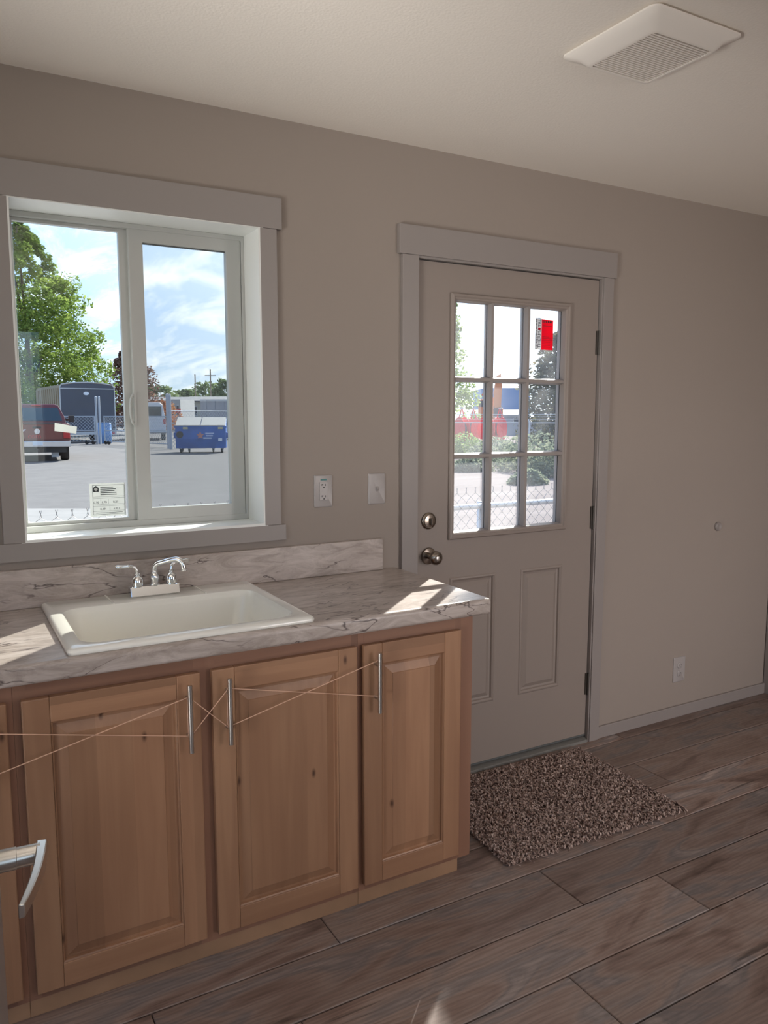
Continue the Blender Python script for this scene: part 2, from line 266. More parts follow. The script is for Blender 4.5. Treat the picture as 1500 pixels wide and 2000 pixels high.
# yard
ground_mat('asphalt', (.125, .119, .122), (.165, .158, .161), 1.5, .05); ground_mat('concrete', (.235, .227, .227), (.29, .28, .278), 2.2)
ground_mat('dirt', (.145, .12, .115), (.235, .202, .192), 1.1, .25, (.35, 1.2, 1)); ground_mat('far_ground', (.25, .23, .2), (.3, .28, .25), .2)
mat('galv', (.62, .65, .68), .4, .55); mat('galv_dull', (.42, .45, .5), .5, .4); mat('wire_dark', (.30, .31, .33), .5, .5)
link_mat('chain_far', (.5, .53, .57), .09, .0075)
leaf_mat('leaf_green', (0.067, 0.122, 0.037), (0.196, 0.282, 0.061), (0.367, 0.441, 0.110), .5); leaf_mat('leaf_purple_old', (0.086, 0.043, 0.043), (0.196, 0.104, 0.092), (0.416, 0.184, 0.110), .4)
leaf_mat('leaf_purple', (0.115, 0.065, 0.061), (0.216, 0.130, 0.108), (0.331, 0.194, 0.122), .4); leaf_mat('leaf_orange', (0.245, 0.110, 0.061), (0.514, 0.208, 0.098), (0.367, 0.343, 0.098), .5); leaf_mat('leaf_dark', (0.086, 0.104, 0.086), (0.159, 0.171, 0.110), (0.514, 0.330, 0.122), .45)
leaf_mat('leaf_pale', (0.196, 0.257, 0.122), (0.318, 0.416, 0.159), (0.514, 0.563, 0.245), .5); leaf_mat('leaf_weed', (0.159, 0.196, 0.147), (0.294, 0.330, 0.233), (0.441, 0.441, 0.294), 1.2); leaf_mat('leaf_far', (0.110, 0.159, 0.098), (0.208, 0.269, 0.122), None, .2)
mat('bark', (.12, .09, .07), .9)
mat('truck_red', (.16, .022, .022), .25, 0, coat=.6); mat('truck_black', (.02, .022, .025), .35); mat('car_glass', (.03, .06, .08), .08, coat=.5); mat('tyre', (.025, .025, .025), .85); mat('rim', (.4, .4, .42), .35, .8)
mat('chrome_dull', (.6, .6, .62), .25, .9); mat('lens_red', (.5, .02, .02), .3); mat('lens_orange', (.7, .2, .03), .3); mat('plate_white', (.75, .78, .82), .5); mat('letter_red', (.55, .04, .05), .5); mat('letter_white', (.75, .7, .72), .5)
mat('trailer_dark', (.045, .055, .085), .3, 0, coat=.3, var=(.6, .15)); mat('trailer_tan', (.33, .245, .15), .5); mat('white_trim', (.55, .55, .55), .4)
mat('van_white', (.66, .69, .74), .35); mat('bin_blue', (.035, .14, .46), .5, var=(2.5, .2)); mat('bin_lid', (.24, .24, .235), .6); mat('bin_yellow', (.5, .47, .3), .6); mat('bin_logo', (.55, .22, .18), .6); mat('bin_text', (.5, .58, .75), .6)
mat('reel_red', (.72, .012, .03), .5); mat('reel_drum', (.13, .14, .18), .7); mat('excavator_orange', (.68, .25, .10), .5); mat('building_blue', (.17, .28, .50), .6); mat('building_white', (.45, .45, .45), .6); mat('building_grey', (.42, .43, .46), .7); mat('building_tan', (.5, .47, .38), .7)
mat('roof_grey', (.12, .125, .14), .7); mat('container_grey', (.34, .34, .37), .6, var=(.5, .08)); mat('sedan_blue', (.38, .42, .52), .3); mat('pole_wood', (.30, .24, .19), .9); mat('window_dark', (.05, .06, .08), .2); mat('awning_yellow', (.55, .5, .3), .6); mat('blue_plastic', (.12, .25, .5), .6)

# ------------------------------------------------------------------ builders
ORG = {}
def org(o): return ORG.get(o.name, Vector((0, 0, 0))) if o else Vector((0, 0, 0))
class MB:
    def __init__(s): s.v = []; s.f = []
    def add(s, vs, fs):
        b = len(s.v); s.v += [tuple(x) for x in vs]; s.f += [tuple(b+i for i in q) for q in fs]; return s
    def box(s, x0, x1, y0, y1, z0, z1):
        return s.add([(x0, y0, z0), (x1, y0, z0), (x1, y1, z0), (x0, y1, z0), (x0, y0, z1), (x1, y0, z1), (x1, y1, z1), (x0, y1, z1)],
                     [(0, 3, 2, 1), (4, 5, 6, 7), (0, 1, 5, 4), (1, 2, 6, 5), (2, 3, 7, 6), (3, 0, 4, 7)])
    def prism(s, pts, axis, a, b):
        """polygon extruded from a to b along an axis; pts are the other two coordinates in order (y,z),(x,z) or (x,y)"""
        n = len(pts)
        def P(p, t): return (t, p[0], p[1]) if axis == 0 else ((p[0], t, p[1]) if axis == 1 else (p[0], p[1], t))
        vs = [P(p, a) for p in pts]+[P(p, b) for p in pts]
        fs = [tuple(range(n-1, -1, -1)), tuple(range(n, 2*n))]+[(i, (i+1) % n, n+(i+1) % n, n+i) for i in range(n)]
        return s.add(vs, fs)
    def loops(s, Ls, cap0=True, cap1=True, closed=True):
        n = len(Ls[0]); vs = [p for l in Ls for p in l]; fs = []
        for k in range(len(Ls)-1):
            for i in range(n if closed else n-1): j = (i+1) % n; fs.append((k*n+i, k*n+j, (k+1)*n+j, (k+1)*n+i))
        if cap0: fs.append(tuple(range(n-1, -1, -1)))
        if cap1: fs.append(tuple(range((len(Ls)-1)*n, len(Ls)*n)))
        return s.add(vs, fs)
    def lathe(s, prof, c, axis='z', n=20, cap0=True, cap1=True):
        """prof = [(r, t)] turned around an axis through c"""
        Ls = []
        for r, t in prof:
            l = []
            for i in range(n):
                a = 2*math.pi*i/n; ca, sa = r*math.cos(a), r*math.sin(a)
                l.append({'z': (c[0]+ca, c[1]+sa, c[2]+t), 'x': (c[0]+t, c[1]+ca, c[2]+sa), 'y': (c[0]+sa, c[1]+t, c[2]+ca)}[axis])
            Ls.append(l)
        return s.loops(Ls, cap0, cap1)
    def tube(s, pts, r, n=8, caps=True, closed=False):
        pts = [Vector(p) for p in pts]; m = len(pts); Ls = []; up = None
        rs = r if isinstance(r, (list, tuple)) else [r]*m
        for i in range(m):
            if closed: t = pts[(i+1) % m]-pts[i-1]
            else: t = pts[min(i+1, m-1)]-pts[max(i-1, 0)]
            t.normalize()
            if up is None: up = Vector((0, 0, 1)) if abs(t.z) < .9 else Vector((1, 0, 0))
            a = t.cross(up).normalized(); b = a.cross(t).normalized(); up = b
            Ls.append([pts[i]+(a*math.cos(2*math.pi*k/n)+b*math.sin(2*math.pi*k/n))*rs[i] for k in range(n)])
        if closed: Ls.append(Ls[0])
        return s.loops(Ls, caps and not closed, caps and not closed)
    def bar(s, p, q, w, h):
        """rectangular bar from p to q, w across, h in the other direction"""
        p, q = Vector(p), Vector(q); t = (q-p).normalized(); up = Vector((0, 0, 1)) if abs(t.z) < .95 else Vector((0, 1, 0))
        a = t.cross(up).normalized()*w/2; b = a.cross(t).normalized()*h/2
        return s.loops([[x-a-b, x+a-b, x+a+b, x-a+b] for x in (p, q)])
    def build(s, name, m, parent=None, bevel=0, smooth=False, seg=2, local=False):
        o3 = Vector((0, 0, 0)) if local or parent is None else org(parent)
        me = bpy.data.meshes.new(name); me.from_pydata([(x[0]-o3.x, x[1]-o3.y, x[2]-o3.z) for x in s.v], [], s.f); me.validate(); me.update()
        bm = bmesh.new(); bm.from_mesh(me); bmesh.ops.recalc_face_normals(bm, faces=bm.faces[:]); bm.to_mesh(me); bm.free()
        me.materials.append(MT[m] if isinstance(m, str) else m)
        o = bpy.data.objects.new(name, me); COL.objects.link(o)
        if parent is not None: o.parent = parent; ORG[o.name] = o3
        if bevel:
            b = o.modifiers.new('bevel', 'BEVEL'); b.width = bevel; b.segments = seg; b.limit_method = 'ANGLE'; b.angle_limit = R_(35)
        if smooth:
            for p in me.polygons: p.use_smooth = True
            if smooth == 'auto':
                me.set_sharp_from_angle(angle=R_(38))
        return o
def box(name, m, parent, x0, x1, y0, y1, z0, z1, bevel=0, local=False): return MB().box(x0, x1, y0, y1, z0, z1).build(name, m, parent, bevel, local=local)
def thing(name, label, cat, loc, rz=0, group=None):
    o = bpy.data.objects.new(name, None); COL.objects.link(o); o.location = loc; o.rotation_euler = (0, 0, rz); o.empty_display_size = .1
    o['label'] = label; o['category'] = cat
    if group: o['group'] = group
    ORG[o.name] = Vector(loc); return o
def struct(name, loc=(0, 0, 0), label=None):
    o = bpy.data.objects.new(name, None); COL.objects.link(o); o.location = loc; o['kind'] = 'structure'; ORG[o.name] = Vector(loc); o.empty_display_size = .1
    if label: o['label'] = label
    return o
def tag(o, label=None, cat=None, group=None, kind=None):
    if label: o['label'] = label
    if cat: o['category'] = cat
    if group: o['group'] = group
    if kind: o['kind'] = kind
    return o
def copy_tree(o, parent=None):
    c = o.copy(); COL.objects.link(c); c.parent = parent
    for ch in list(o.children): copy_tree(ch, c)
    return c
def rrect(x0, x1, y0, y1, r, z, n=6):
    out = []
    for cx, cy, a0 in ((x1-r, y1-r, 0), (x0+r, y1-r, 90), (x0+r, y0+r, 180), (x1-r, y0+r, 270)):
        for i in range(n+1): a = R_(a0+90*i/n); out.append((cx+r*math.cos(a), cy+r*math.sin(a), z))
    return out
def text_mesh(name, s, size, m, parent, M, extrude=.0004):
    """flat lettering; M places its x/y plane"""
    c = bpy.data.curves.new(name, 'FONT'); c.body = s; c.size = size; c.extrude = extrude; c.align_x = 'LEFT'
    t = bpy.data.objects.new('t', c); COL.objects.link(t); dg = bpy.context.evaluated_depsgraph_get()
    me = bpy.data.meshes.new_from_object(t.evaluated_get(dg)); bpy.data.objects.remove(t, do_unlink=True); bpy.data.curves.remove(c)
    me.transform(M); me.name = name; me.materials.clear(); me.materials.append(MT[m]); o = bpy.data.objects.new(name, me); COL.objects.link(o); o.parent = parent; return o
def face_mat(x, y, z):     # text in the plane y = const, read from the room (-y side)
    return Matrix.Translation((x, y, z)) @ Matrix.Rotation(R_(90), 4, 'X')
rng = random.Random(7)

# ================================================================== ROOM
XL, XR, YB, H = -2.6, 2.798, -4.6, 2.466
WX0, WX1, WZ0, WZ1 = -.8173, -.0604, 1.1163, 2.1099     # window opening at the casing
DX0, DX1, DZ = .5665, 1.4879, 2.067                    # entry door slab
TW = .16
# walls
w = MB(); a0, a1, b0, b1 = WX0-.012, WX1+.012, WZ0-.012, WZ1+.012; d0, d1, dz = DX0-.03, DX1+.03, DZ+.03
w.box(XL-.12, a0, 0, TW, -.3, H); w.box(a0, a1, 0, TW, -.3, b0); w.box(a0, a1, 0, TW, b1, H); w.box(a1, d0, 0, TW, -.3, H); w.box(d0, d1, 0, TW, dz, H); w.box(d1, XR+.12, 0, TW, -.3, H); w.box(d0, d1, 0, TW, -.3, -.02)
tag(w.build('wall_back', 'wall'), kind='structure')
w = MB(); w.box(XR, XR+.12, YB-.12, 0, -.3, H); tag(w.build('wall_right', 'wall'), kind='structure')
w = MB(); sy0, sy1 = -3.8, -1.4
w.box(XL-.12, XL, YB-.12, sy0, -.3, H); w.box(XL-.12, XL, sy1, 0, -.3, H); w.box(XL-.12, XL, sy0, sy1, -.3, 0); w.box(XL-.12, XL, sy0, sy1, 2.15, H); tag(w.build('wall_left', 'wall'), kind='structure')
w = MB(); fx0, fx1 = -2.5, -.2
w.box(XL, fx0, YB-.12, YB, -.3, H); w.box(fx1, 1.5, YB-.12, YB, -.3, H); w.box(2.7, XR, YB-.12, YB, -.3, H); w.box(1.5, 2.7, YB-.12, YB, -.3, .4); w.box(1.5, 2.7, YB-.12, YB, 2.22, H); w.box(fx0, fx1, YB-.12, YB, -.3, 1.06); w.box(fx0, fx1, YB-.12, YB, 2.22, H); tag(w.build('wall_front', 'wall'), kind='structure')
tag(MB().box(XL-.12, XR+.12, YB-.12, TW, H, H+.15).build('ceiling', 'ceiling'), kind='structure')
# casings of the side opening, added for light, and the rear window
for nm, pts in (('trim_3', [(XL-.02, XL+.018, sy0-.07, sy1+.07, 2.15, 2.25), (XL-.02, XL+.018, sy0-.07, sy0, 0, 2.15), (XL-.02, XL+.018, sy1, sy1+.07, 0, 2.15)]),
                ('trim_4', [(fx0-.07, fx1+.07, YB-.02, YB+.018, 2.22, 2.32), (fx0-.07, fx1+.07, YB-.02, YB+.018, .99, 1.06), (fx0-.07, fx0, YB-.02, YB+.018, 1.06, 2.22), (fx1, fx1+.07, YB-.02, YB+.018, 1.06, 2.22)])):
    t = struct(nm)
    for p in pts: box('casing_board', 'trim', t, *p, bevel=.002)
# floor: planks over a dark underlay
fl = MB().box(XL-.1, XR+.1, YB-.1, .0, -.08, -.0075).build('floor', 'subfloor'); tag(fl, kind='structure')
PW, PL = .2085, 1.26
starts = {-.2775: -.2, -.486: .24-.0, -.6945: .613, -.903: .93, -1.1115: .355, -1.32: 1.1}
def plank_mesh(L, W):
    g = .0013; c = .0022; x0, x1, y0, y1 = g, L-g, -W+g*1.7, -g*1.7; m = MB()
    m.loops([[(x0, y0, -.0075), (x1, y0, -.0075), (x1, y1, -.0075), (x0, y1, -.0075)], [(x0, y0, -c), (x1, y0, -c), (x1, y1, -c), (x0, y1, -c)],
             [(x0+c, y0+c, 0), (x1-c, y0+c, 0), (x1-c, y1-c, 0), (x0+c, y1-c, 0)]], cap0=False)
    me = bpy.data.meshes.new('plank'); me.from_pydata(m.v, [], m.f); me.materials.append(MT['plank']); return me
pcache = {}
top = -.069+PW
while top > YB:
    j = None
    for k, xs in {-.069: .1, -.2775: 1.502, -.486: -.117, -.6945: .613, -.903: .93, -1.1115: .355, -1.32: .95}.items():
        if abs(top-k) < .01: j = xs
    if j is None: j = rng.uniform(0, PL)
    x = j
    while x > XL: x -= PL
    y1 = min(top, 0); W = PW if y1 == top else .069
    bot = max(top-PW, YB); W = y1-bot
    while x < XR:
        xa, xb = max(x, XL), min(x+PL, XR)
        if xb-xa > .02 and W > .01:
            key = (round(xb-xa, 3), round(W, 4))
            if key not in pcache: pcache[key] = plank_mesh(*key)
            o = bpy.data.objects.new('plank', pcache[key]); COL.objects.link(o); o.location = (xa, y1, 0); o.parent = fl
        x += PL
    top -= PW
# baseboards
def base(name, segs):
    t = struct(name)
    for p in segs: box('board', 'trim', t, *p, bevel=.003)
base('baseboard_back', [(1.556, XR, -.013, 0, 0, .0575)])
base('baseboard_right', [(XR-.013, XR, YB, -.075, 0, .0575)])
base('baseboard_left', [(XL, XL+.013, YB, sy0-.075, 0, .0575), (XL, XL+.013, sy1+.075, -.013, 0, .0575)])
base('baseboard_front', [(XL+.013, XR-.013, YB, YB+.013, 0, .0575)])
t = struct('trim_5'); box('casing_board', 'trim', t, XR-.018, XR, -.074, -.004, 0, 2.12, .002)

# ---------------------------------------------------------------- window over the sink
t = struct('trim_1')          # its casing
box('head_casing', 'trim', t, -.8173-.078, .0169, -.019, 0, 2.108, 2.2094, .0015)
box('side_casing', 'trim', t, WX1, -.0011, -.017, 0, 1.1135, 2.1075, .0015); box('side_casing', 'trim', t, WX0-.0593, WX0, -.017, 0, 1.1135, 2.1075, .0015)
box('apron', 'trim', t, WX0-.078, .0171, -.017, 0, 1.058, 1.113, .0015)
win = struct('window_1', (0, 0, 0), 'white sliding window with screened right half')
lx0, lx1, lz0, lz1, yl = WX0+.005, WX1-.005, WZ0+.005, WZ1-.005, .128
m = MB(); m.box(lx0-.016, lx0, -.0165, TW+.01, lz0, lz1); m.box(lx1, lx1+.016, -.0165, TW+.01, lz0, lz1); m.box(lx0-.016, lx1+.016, -.0165, TW+.01, lz1, lz1+.016); m.box(lx0-.016, lx1+.016, -.0165, TW+.01, lz0-.016, lz0)
m.build('jamb_liner', 'liner_lit', win)
def ring(name, mt, par, x0, x1, z0, z1, t4, y0, y1, bevel=.002):
    l, r, b, tt = t4
    m = MB(); o_ = [(x0, z0), (x1, z0), (x1, z1), (x0, z1)]; i_ = [(x0+l, z0+b), (x1-r, z0+b), (x1-r, z1-tt), (x0+l, z1-tt)]
    vs = [(x, y0, z) for x, z in o_]+[(x, y0, z) for x, z in i_]+[(x, y1, z) for x, z in o_]+[(x, y1, z) for x, z in i_]; fs = []
    for k in range(4):
        j = (k+1) % 4; fs += [(k, j, 4+j, 4+k), (8+k, 12+k, 12+j, 8+j), (k, 8+k, 8+j, j), (4+k, 4+j, 12+j, 12+k)]
    return m.add(vs, fs).build(name, mt, par, bevel)
ring('frame', 'vinyl', win, lx0, lx1, lz0, lz1, (.0115, .011, .02, .016), yl, .175)
ring('glazing_bead', 'vinyl', win, lx0+.0115, -.448, lz0+.02, lz1-.016, (.008, .034, .010, .010), .150, .172, .0015)
box('pane', 'glass', win, -.79, -.475, .162, .166, 1.145, 2.084)
sash = ring('sliding_sash', 'vinyl', win, -.456, lx1-.012, lz0+.018, lz1-.014, (.047, .052, .041, .041), .131, .158, .0025)
box('pane', 'glass', sash, -.413, -.122, .144, .148, 1.172, 2.052)
ring('gasket', 'vinyl_dark', sash, -.411, -.124, 1.174, 2.050, (.003, .0035, .002, .003), .140, .150, 0)
m = MB(); lt = []
for k in range(13):
    a = math.pi*k/12; lt.append((-.457-.011*math.sin(a), .129, 1.51+.048*math.cos(a)))
m.tube(lt, .0042, 8); m.box(-.4565, -.449, .126, .1325, 1.455, 1.565); m.build('latch', 'vinyl', sash, smooth='auto')
scr = MB().box(-.45, -.075, .186, .1875, 1.135, 2.09).build('insect_screen', 'insect_screen', win)
ring('screen_frame', 'vinyl', win, -.452, -.070, 1.13, 2.094, (.02, .014, .015, .015), .178, .19, .001)

# labels on its left pane (things of their own, stuck on)
lab = thing('window_label', 'pale printed energy rating label stuck low on the left window pane', 'label', (-.546, .1612, 1.161))
LX0, LX1, LZ0, LZ1, LY = -.603, -.489, 1.158, 1.268, .1610
MB().box(LX0, LX1, LY-.0006, LY, LZ0, LZ1).build('paper', 'label_paper', lab)
m = MB(); yy = LY-.0011
def lrect(x0, x1, z0, z1, th=.0009):
    m.box(x0, x1, yy, LY-.0007, z0, z0+th); m.box(x0, x1, yy, LY-.0007, z1-th, z1); m.box(x0, x0+th, yy, LY-.0007, z0, z1); m.box(x1-th, x1, yy, LY-.0007, z0, z1)
lrect(LX0+.009, LX1-.003, LZ0+.006, LZ1-.006)
for z in (1.223, 1.218, 1.197, 1.192, 1.175): m.box(LX0+.010, LX1-.004, yy, LY-.0007, z, z+.0006)
for x, z0, z1 in ((-.569, 1.198, 1.216), (-.545, 1.198, 1.216), (-.541, 1.177, 1.191)): m.box(x, x+.0006, yy, LY-.0007, z0, z1)
r2 = random.Random(3)
for z in (1.253, 1.247, 1.241, 1.235, 1.229): m.box(-.569, -.569+r2.uniform(.035, .062), yy, LY-.0007, z, z+.0022)
for z in (1.169,): m.box(-.585, -.5, yy, LY-.0007, z, z+.0012)
m.build('print', 'ink', lab)
m = MB(); m.prism([(-.592, 1.240), (-.574, 1.240), (-.574, 1.253), (-.583, 1.2605), (-.592, 1.253)], 1, yy, LY-.0007); m.build('house_emblem', 'ink', lab)
m = MB(); m.lathe([(.0055, 0), (.0055, .0006)], (-.583, yy-.0006, 1.2485), 'y', 16); m.build('emblem_disc', 'label_paper', lab)
for s, x, z, q in (('0.30', -.592, 1.2015, .010), ('1.70', -.567, 1.2015, .010), ('0.21', -.530, 1.2015, .010), ('0.49', -.572, 1.179, .010), ('≤ 0.3', -.530, 1.179, .010)):
    text_mesh('figure', s, q, 'ink', lab, Matrix.Translation(-org(lab)) @ face_mat(x, yy-.0001, z), .0002)
st = MB(); q = [(-.6985, 1.4672), (-.632, 1.4545), (-.6355, 1.4325), (-.7005, 1.4415)]; st.prism(q, 1, .1604, .1612)
tag(st.build('paper_strip', 'label_paper'), 'blank pale paper strip stuck crooked on the left window pane', 'label')

# ---------------------------------------------------------------- entry door
t = struct('trim_2')
box('head_casing', 'trim', t, .4746, 1.5682, -.020, 0, 2.079, 2.1839, .0015)
box('side_casing', 'trim', t, .4894, .5605, -.018, 0, 0, 2.0785, .0015); box('side_casing', 'trim', t, 1.4975, 1.5545, -.018, 0, 0, 2.0785, .0015)
m = MB(); m.box(d0, DX0-.003, -.012, TW, 0, DZ+.004); m.box(DX1+.0035, d1, -.012, TW, 0, DZ+.004); m.box(d0, d1, -.012, TW, DZ+.004, dz); m.box(DX0-.003, DX0+.012, .052, .09, 0, DZ+.004); m.box(DX1-.012, DX1+.0035, .052, .09, 0, DZ+.004)
m.build('jamb', 'trim', t, .001)
MB().prism([(-.014, 0), (-.012, .012), (.03, .026), (.1, .026), (TW, .004), (TW, 0)], 0, d0+.03, d1-.03).build('threshold', 'threshold', t)
door = struct('door_1', (DX0, 0, .03), 'cream entry door with nine-pane window and two raised panels')
SY0, SY1 = .004, .048
LXa, LXb, LZa, LZb = .722, 1.320, 1.008, 1.951          # cut for the lite
slab = MB(); sz0 = .034
# front skin with the cut and two pressed panels, as a grid of quads
pan = [(.7235, .9565, .292, .8445), (1.0875, 1.3195, .292, .8445)]
xs = sorted({DX0, DX1, LXa, LXb, *[p[0] for p in pan], *[p[1] for p in pan]}); zs = sorted({sz0, DZ, LZa, LZb, .292, .8445})
for i in range(len(xs)-1):
    for k in range(len(zs)-1):
        xa, xb, za, zb = xs[i], xs[i+1], zs[k], zs[k+1]; xm, zm = (xa+xb)/2, (za+zb)/2
        if LXa < xm < LXb and LZa < zm < LZb: continue
        slab.add([(xa, SY1, za), (xb, SY1, za), (xb, SY1, zb), (xa, SY1, zb)], [(0, 3, 2, 1)])
        if any(p[0] < xm < p[1] and p[2] < zm < p[3] for p in pan): continue
        slab.add([(xa, SY0, za), (xb, SY0, za), (xb, SY0, zb), (xa, SY0, zb)], [(0, 1, 2, 3)])
for p in pan:
    Ls = []
    for ins, dy in ((0, 0), (.004, -.0035), (.009, -.0045), (.015, -.001), (.018, .006), (.026, .0075), (.043, -.001), (.045, -.001)):
        Ls.append([(p[0]+ins, SY0+dy, p[2]+ins), (p[1]-ins, SY0+dy, p[2]+ins), (p[1]-ins, SY0+dy, p[3]-ins), (p[0]+ins, SY0+dy, p[3]-ins)])
    slab.loops(Ls, cap0=False)
for (xa, za, xb, zb) in ((DX0, sz0, DX1, sz0), (DX1, sz0, DX1, DZ), (DX1, DZ, DX0, DZ), (DX0, DZ, DX0, sz0)): slab.add([(xa, SY0, za), (xb, SY0, zb), (xb, SY1, zb), (xa, SY1, za)], [(0, 1, 2, 3)])
for (xa, za, xb, zb) in ((LXa, LZa, LXb, LZa), (LXb, LZa, LXb, LZb), (LXb, LZb, LXa, LZb), (LXa, LZb, LXa, LZa)): slab.add([(xa, SY0, za), (xb, SY0, zb), (xb, SY1, zb), (xa, SY1, za)], [(0, 1, 2, 3)])
slab = slab.build('slab', 'door_paint', door); 
bmx = bmesh.new(); bmx.from_mesh(slab.data); bmesh.ops.remove_doubles(bmx, verts=bmx.verts[:], dist=.0002); bmesh.ops.recalc_face_normals(bmx, faces=bmx.faces[:]); bmx.to_mesh(slab.data); bmx.free()
m = MB(); GX0, GX1, GZ0_, GZ1_ = .746, 1.296, 1.030, 1.929   # clear glass
def lite_frame(side):
    Ls = []
    for ins, dy in ((0, .0), (.0, -.007), (.004, -.012), (.012, -.013), (.017, -.008), (.0215, -.008), (.026, -.003), (.030, .014), (.031, .020)):
        x0, x1, z0, z1 = .714+ins, 1.3277-ins, 1.0002+ins, 1.959-ins; y = SY0+dy if side < 0 else SY1-dy
        Ls.append([(x0, y, z0), (x1, y, z0), (x1, y, z1), (x0, y, z1)])
    return Ls
m.loops(lite_frame(-1), False, False); m.loops(lite_frame(1), False, False); lite = m.build('lite_frame', 'door_paint', door)
muX, muZ = (.9195, 1.1045), (1.331, 1.6335); GY = .026
colsX = [GX0]+[v for c in muX for v in (c-.0075, c+.0075)]+[GX1]; rowsZ = [GZ0_]+[v for c in muZ for v in (c-.0075, c+.0075)]+[GZ1_]
def muntin(axis, c, a, b):
    e_ = .0006 if axis == 2 else 0
    prof = [(c-.0115, GY-.001), (c-.0115, GY-.007), (c-.006, GY-.024+e_), (c+.006, GY-.024+e_), (c+.0115, GY-.007), (c+.0115, GY-.001)]
    prof2 = [(c-.0115, GY+.005), (c-.0115, GY+.011), (c-.006, GY+.026-e_), (c+.006, GY+.026-e_), (c+.0115, GY+.011), (c+.0115, GY+.005)]
    m = MB()
    for pr_ in (prof, prof2):
        if axis == 2: m.loops([[(x, y, t) for x, y in pr_] for t in (a, b)])
        else: m.loops([[(t, y, z) for z, y in pr_] for t in (a, b)])
    return m.build('muntin', 'trim', lite)
for c in muX: muntin(2, c, GZ0_-.006, GZ1_+.006)
for c in muZ: muntin(0, c, GX0-.006, GX1+.006)
for i in range(3):
    for k in range(3):
        x0 = GX0-.008 if i == 0 else muX[i-1]; x1 = GX1+.008 if i == 2 else muX[i]; z0 = GZ0_-.008 if k == 0 else muZ[k-1]; z1 = GZ1_+.008 if k == 2 else muZ[k]
        MB().box(x0, x1, GY, GY+.004, z0, z1).build('pane', 'glass_door', lite)
for zc in (1.804, 1.041, .274):
    m = MB(); m.tube([(1.4905, -.004, zc-.051), (1.4905, -.004, zc+.051)], .0062, 10); 
    for q in (-.051, -.017, .017): m.tube([(1.4905, -.004, zc+q+.0335), (1.4905, -.004, zc+q+.034)], .0066, 10)
    m.box(1.478, 1.503, -.0015, .004, zc-.05, zc+.05); m.build('hinge', 'hinge', door, smooth='auto')
# deadbolt and knob
kx = .6222
m = MB(); m.lathe([(.0, 0), (.033, 0), (.0335, -.003), (.031, -.0075), (.027, -.0095), (.0265, -.007), (.0245, -.007), (.024, -.012), (.012, -.0145), (0, -.0145)], (kx, SY0, 1.0823), 'y', 36, False, False)
db = m.build('deadbolt', 'nickel', door, smooth='auto')
MB().box(kx-.004, kx+.004, SY0-.028, SY0-.012, 1.0823-.015, 1.0823+.013).build('thumb_turn', 'nickel', db, .003)
m = MB(); m.lathe([(0, 0), (.0335, 0), (.034, -.003), (.031, -.008), (.022, -.011), (.0125, -.013), (.0115, -.030), (.015, -.036), (.0235, -.043), (.0275, -.053), (.0265, -.062), (.021, -.068), (.0135, -.0705), (.012, -.068), (0, -.068)], (kx, SY0, .9435), 'y', 36, False, False)
kn = m.build('door_knob', 'nickel', door, smooth='auto')
MB().lathe([(0, 0), (.0095, 0), (.0095, -.0035), (.006, -.005), (0, -.005)], (kx, SY0-.0675, .9435), 'y', 20, False, False).build('lock_button', 'satin', kn, smooth='auto')
MB().box(DX0+.001, DX1-.001, .002, .05, .0275, .0345).build('door_sweep', 'vinyl_dark', door)
# sticker on the upper right pane
sk = thing('door_label', 'red and white maker label stuck inside the top right pane of the entry door', 'label', (1.208, GY, 1.765))
yy = GY-.0006
MB().box(1.1575, 1.191, yy, GY-.0001, 1.765, 1.893).build('clear_strip', 'label_clear', sk); MB().box(1.191, 1.254, yy, GY-.0001, 1.765, 1.889).build('red_field', 'label_red', sk)
Mv = Matrix.Translation(-org(sk)) @ Matrix.Translation((1.186, yy-.0004, 1.771)) @ Matrix.Rotation(R_(90), 4, 'X') @ Matrix.Rotation(R_(90), 4, 'Z')
text_mesh('brand_lettering', 'THERMA', .0215, 'ink', sk, Mv, .0002)
Mv2 = Matrix.Translation(-org(sk)) @ Matrix.Translation((1.186, yy-.0004, 1.857)) @ Matrix.Rotation(R_(90), 4, 'X') @ Matrix.Rotation(R_(90), 4, 'Z')
text_mesh('brand_lettering', 'TRU', .0195, 'ink', sk, Mv2, .0002)
MB().box(1.1725, 1.186, yy-.0006, yy-.0001, 1.846, 1.854).build('red_block', 'label_red', sk)
m = MB(); 
for k in range(26): m.box(1.160, 1.1665, yy-.0005, yy-.0001, 1.768+k*.0047, 1.7695+k*.0047+r2.uniform(0, .0015))
for k in range(7): m.box(1.196, 1.196+r2.uniform(.035, .054), yy-.0005, yy-.0001, 1.776+k*.007, 1.7768+k*.007)
for k in range(6): m.box(1.195+k*.0095, 1.201+k*.0095, yy-.0005, yy-.0001, 1.876, 1.8845)
m.box(1.197, 1.247, yy-.0005, yy-.0001, 1.862, 1.8635); m.build('small_print', 'ink', sk)['kind'] = 'stuff'

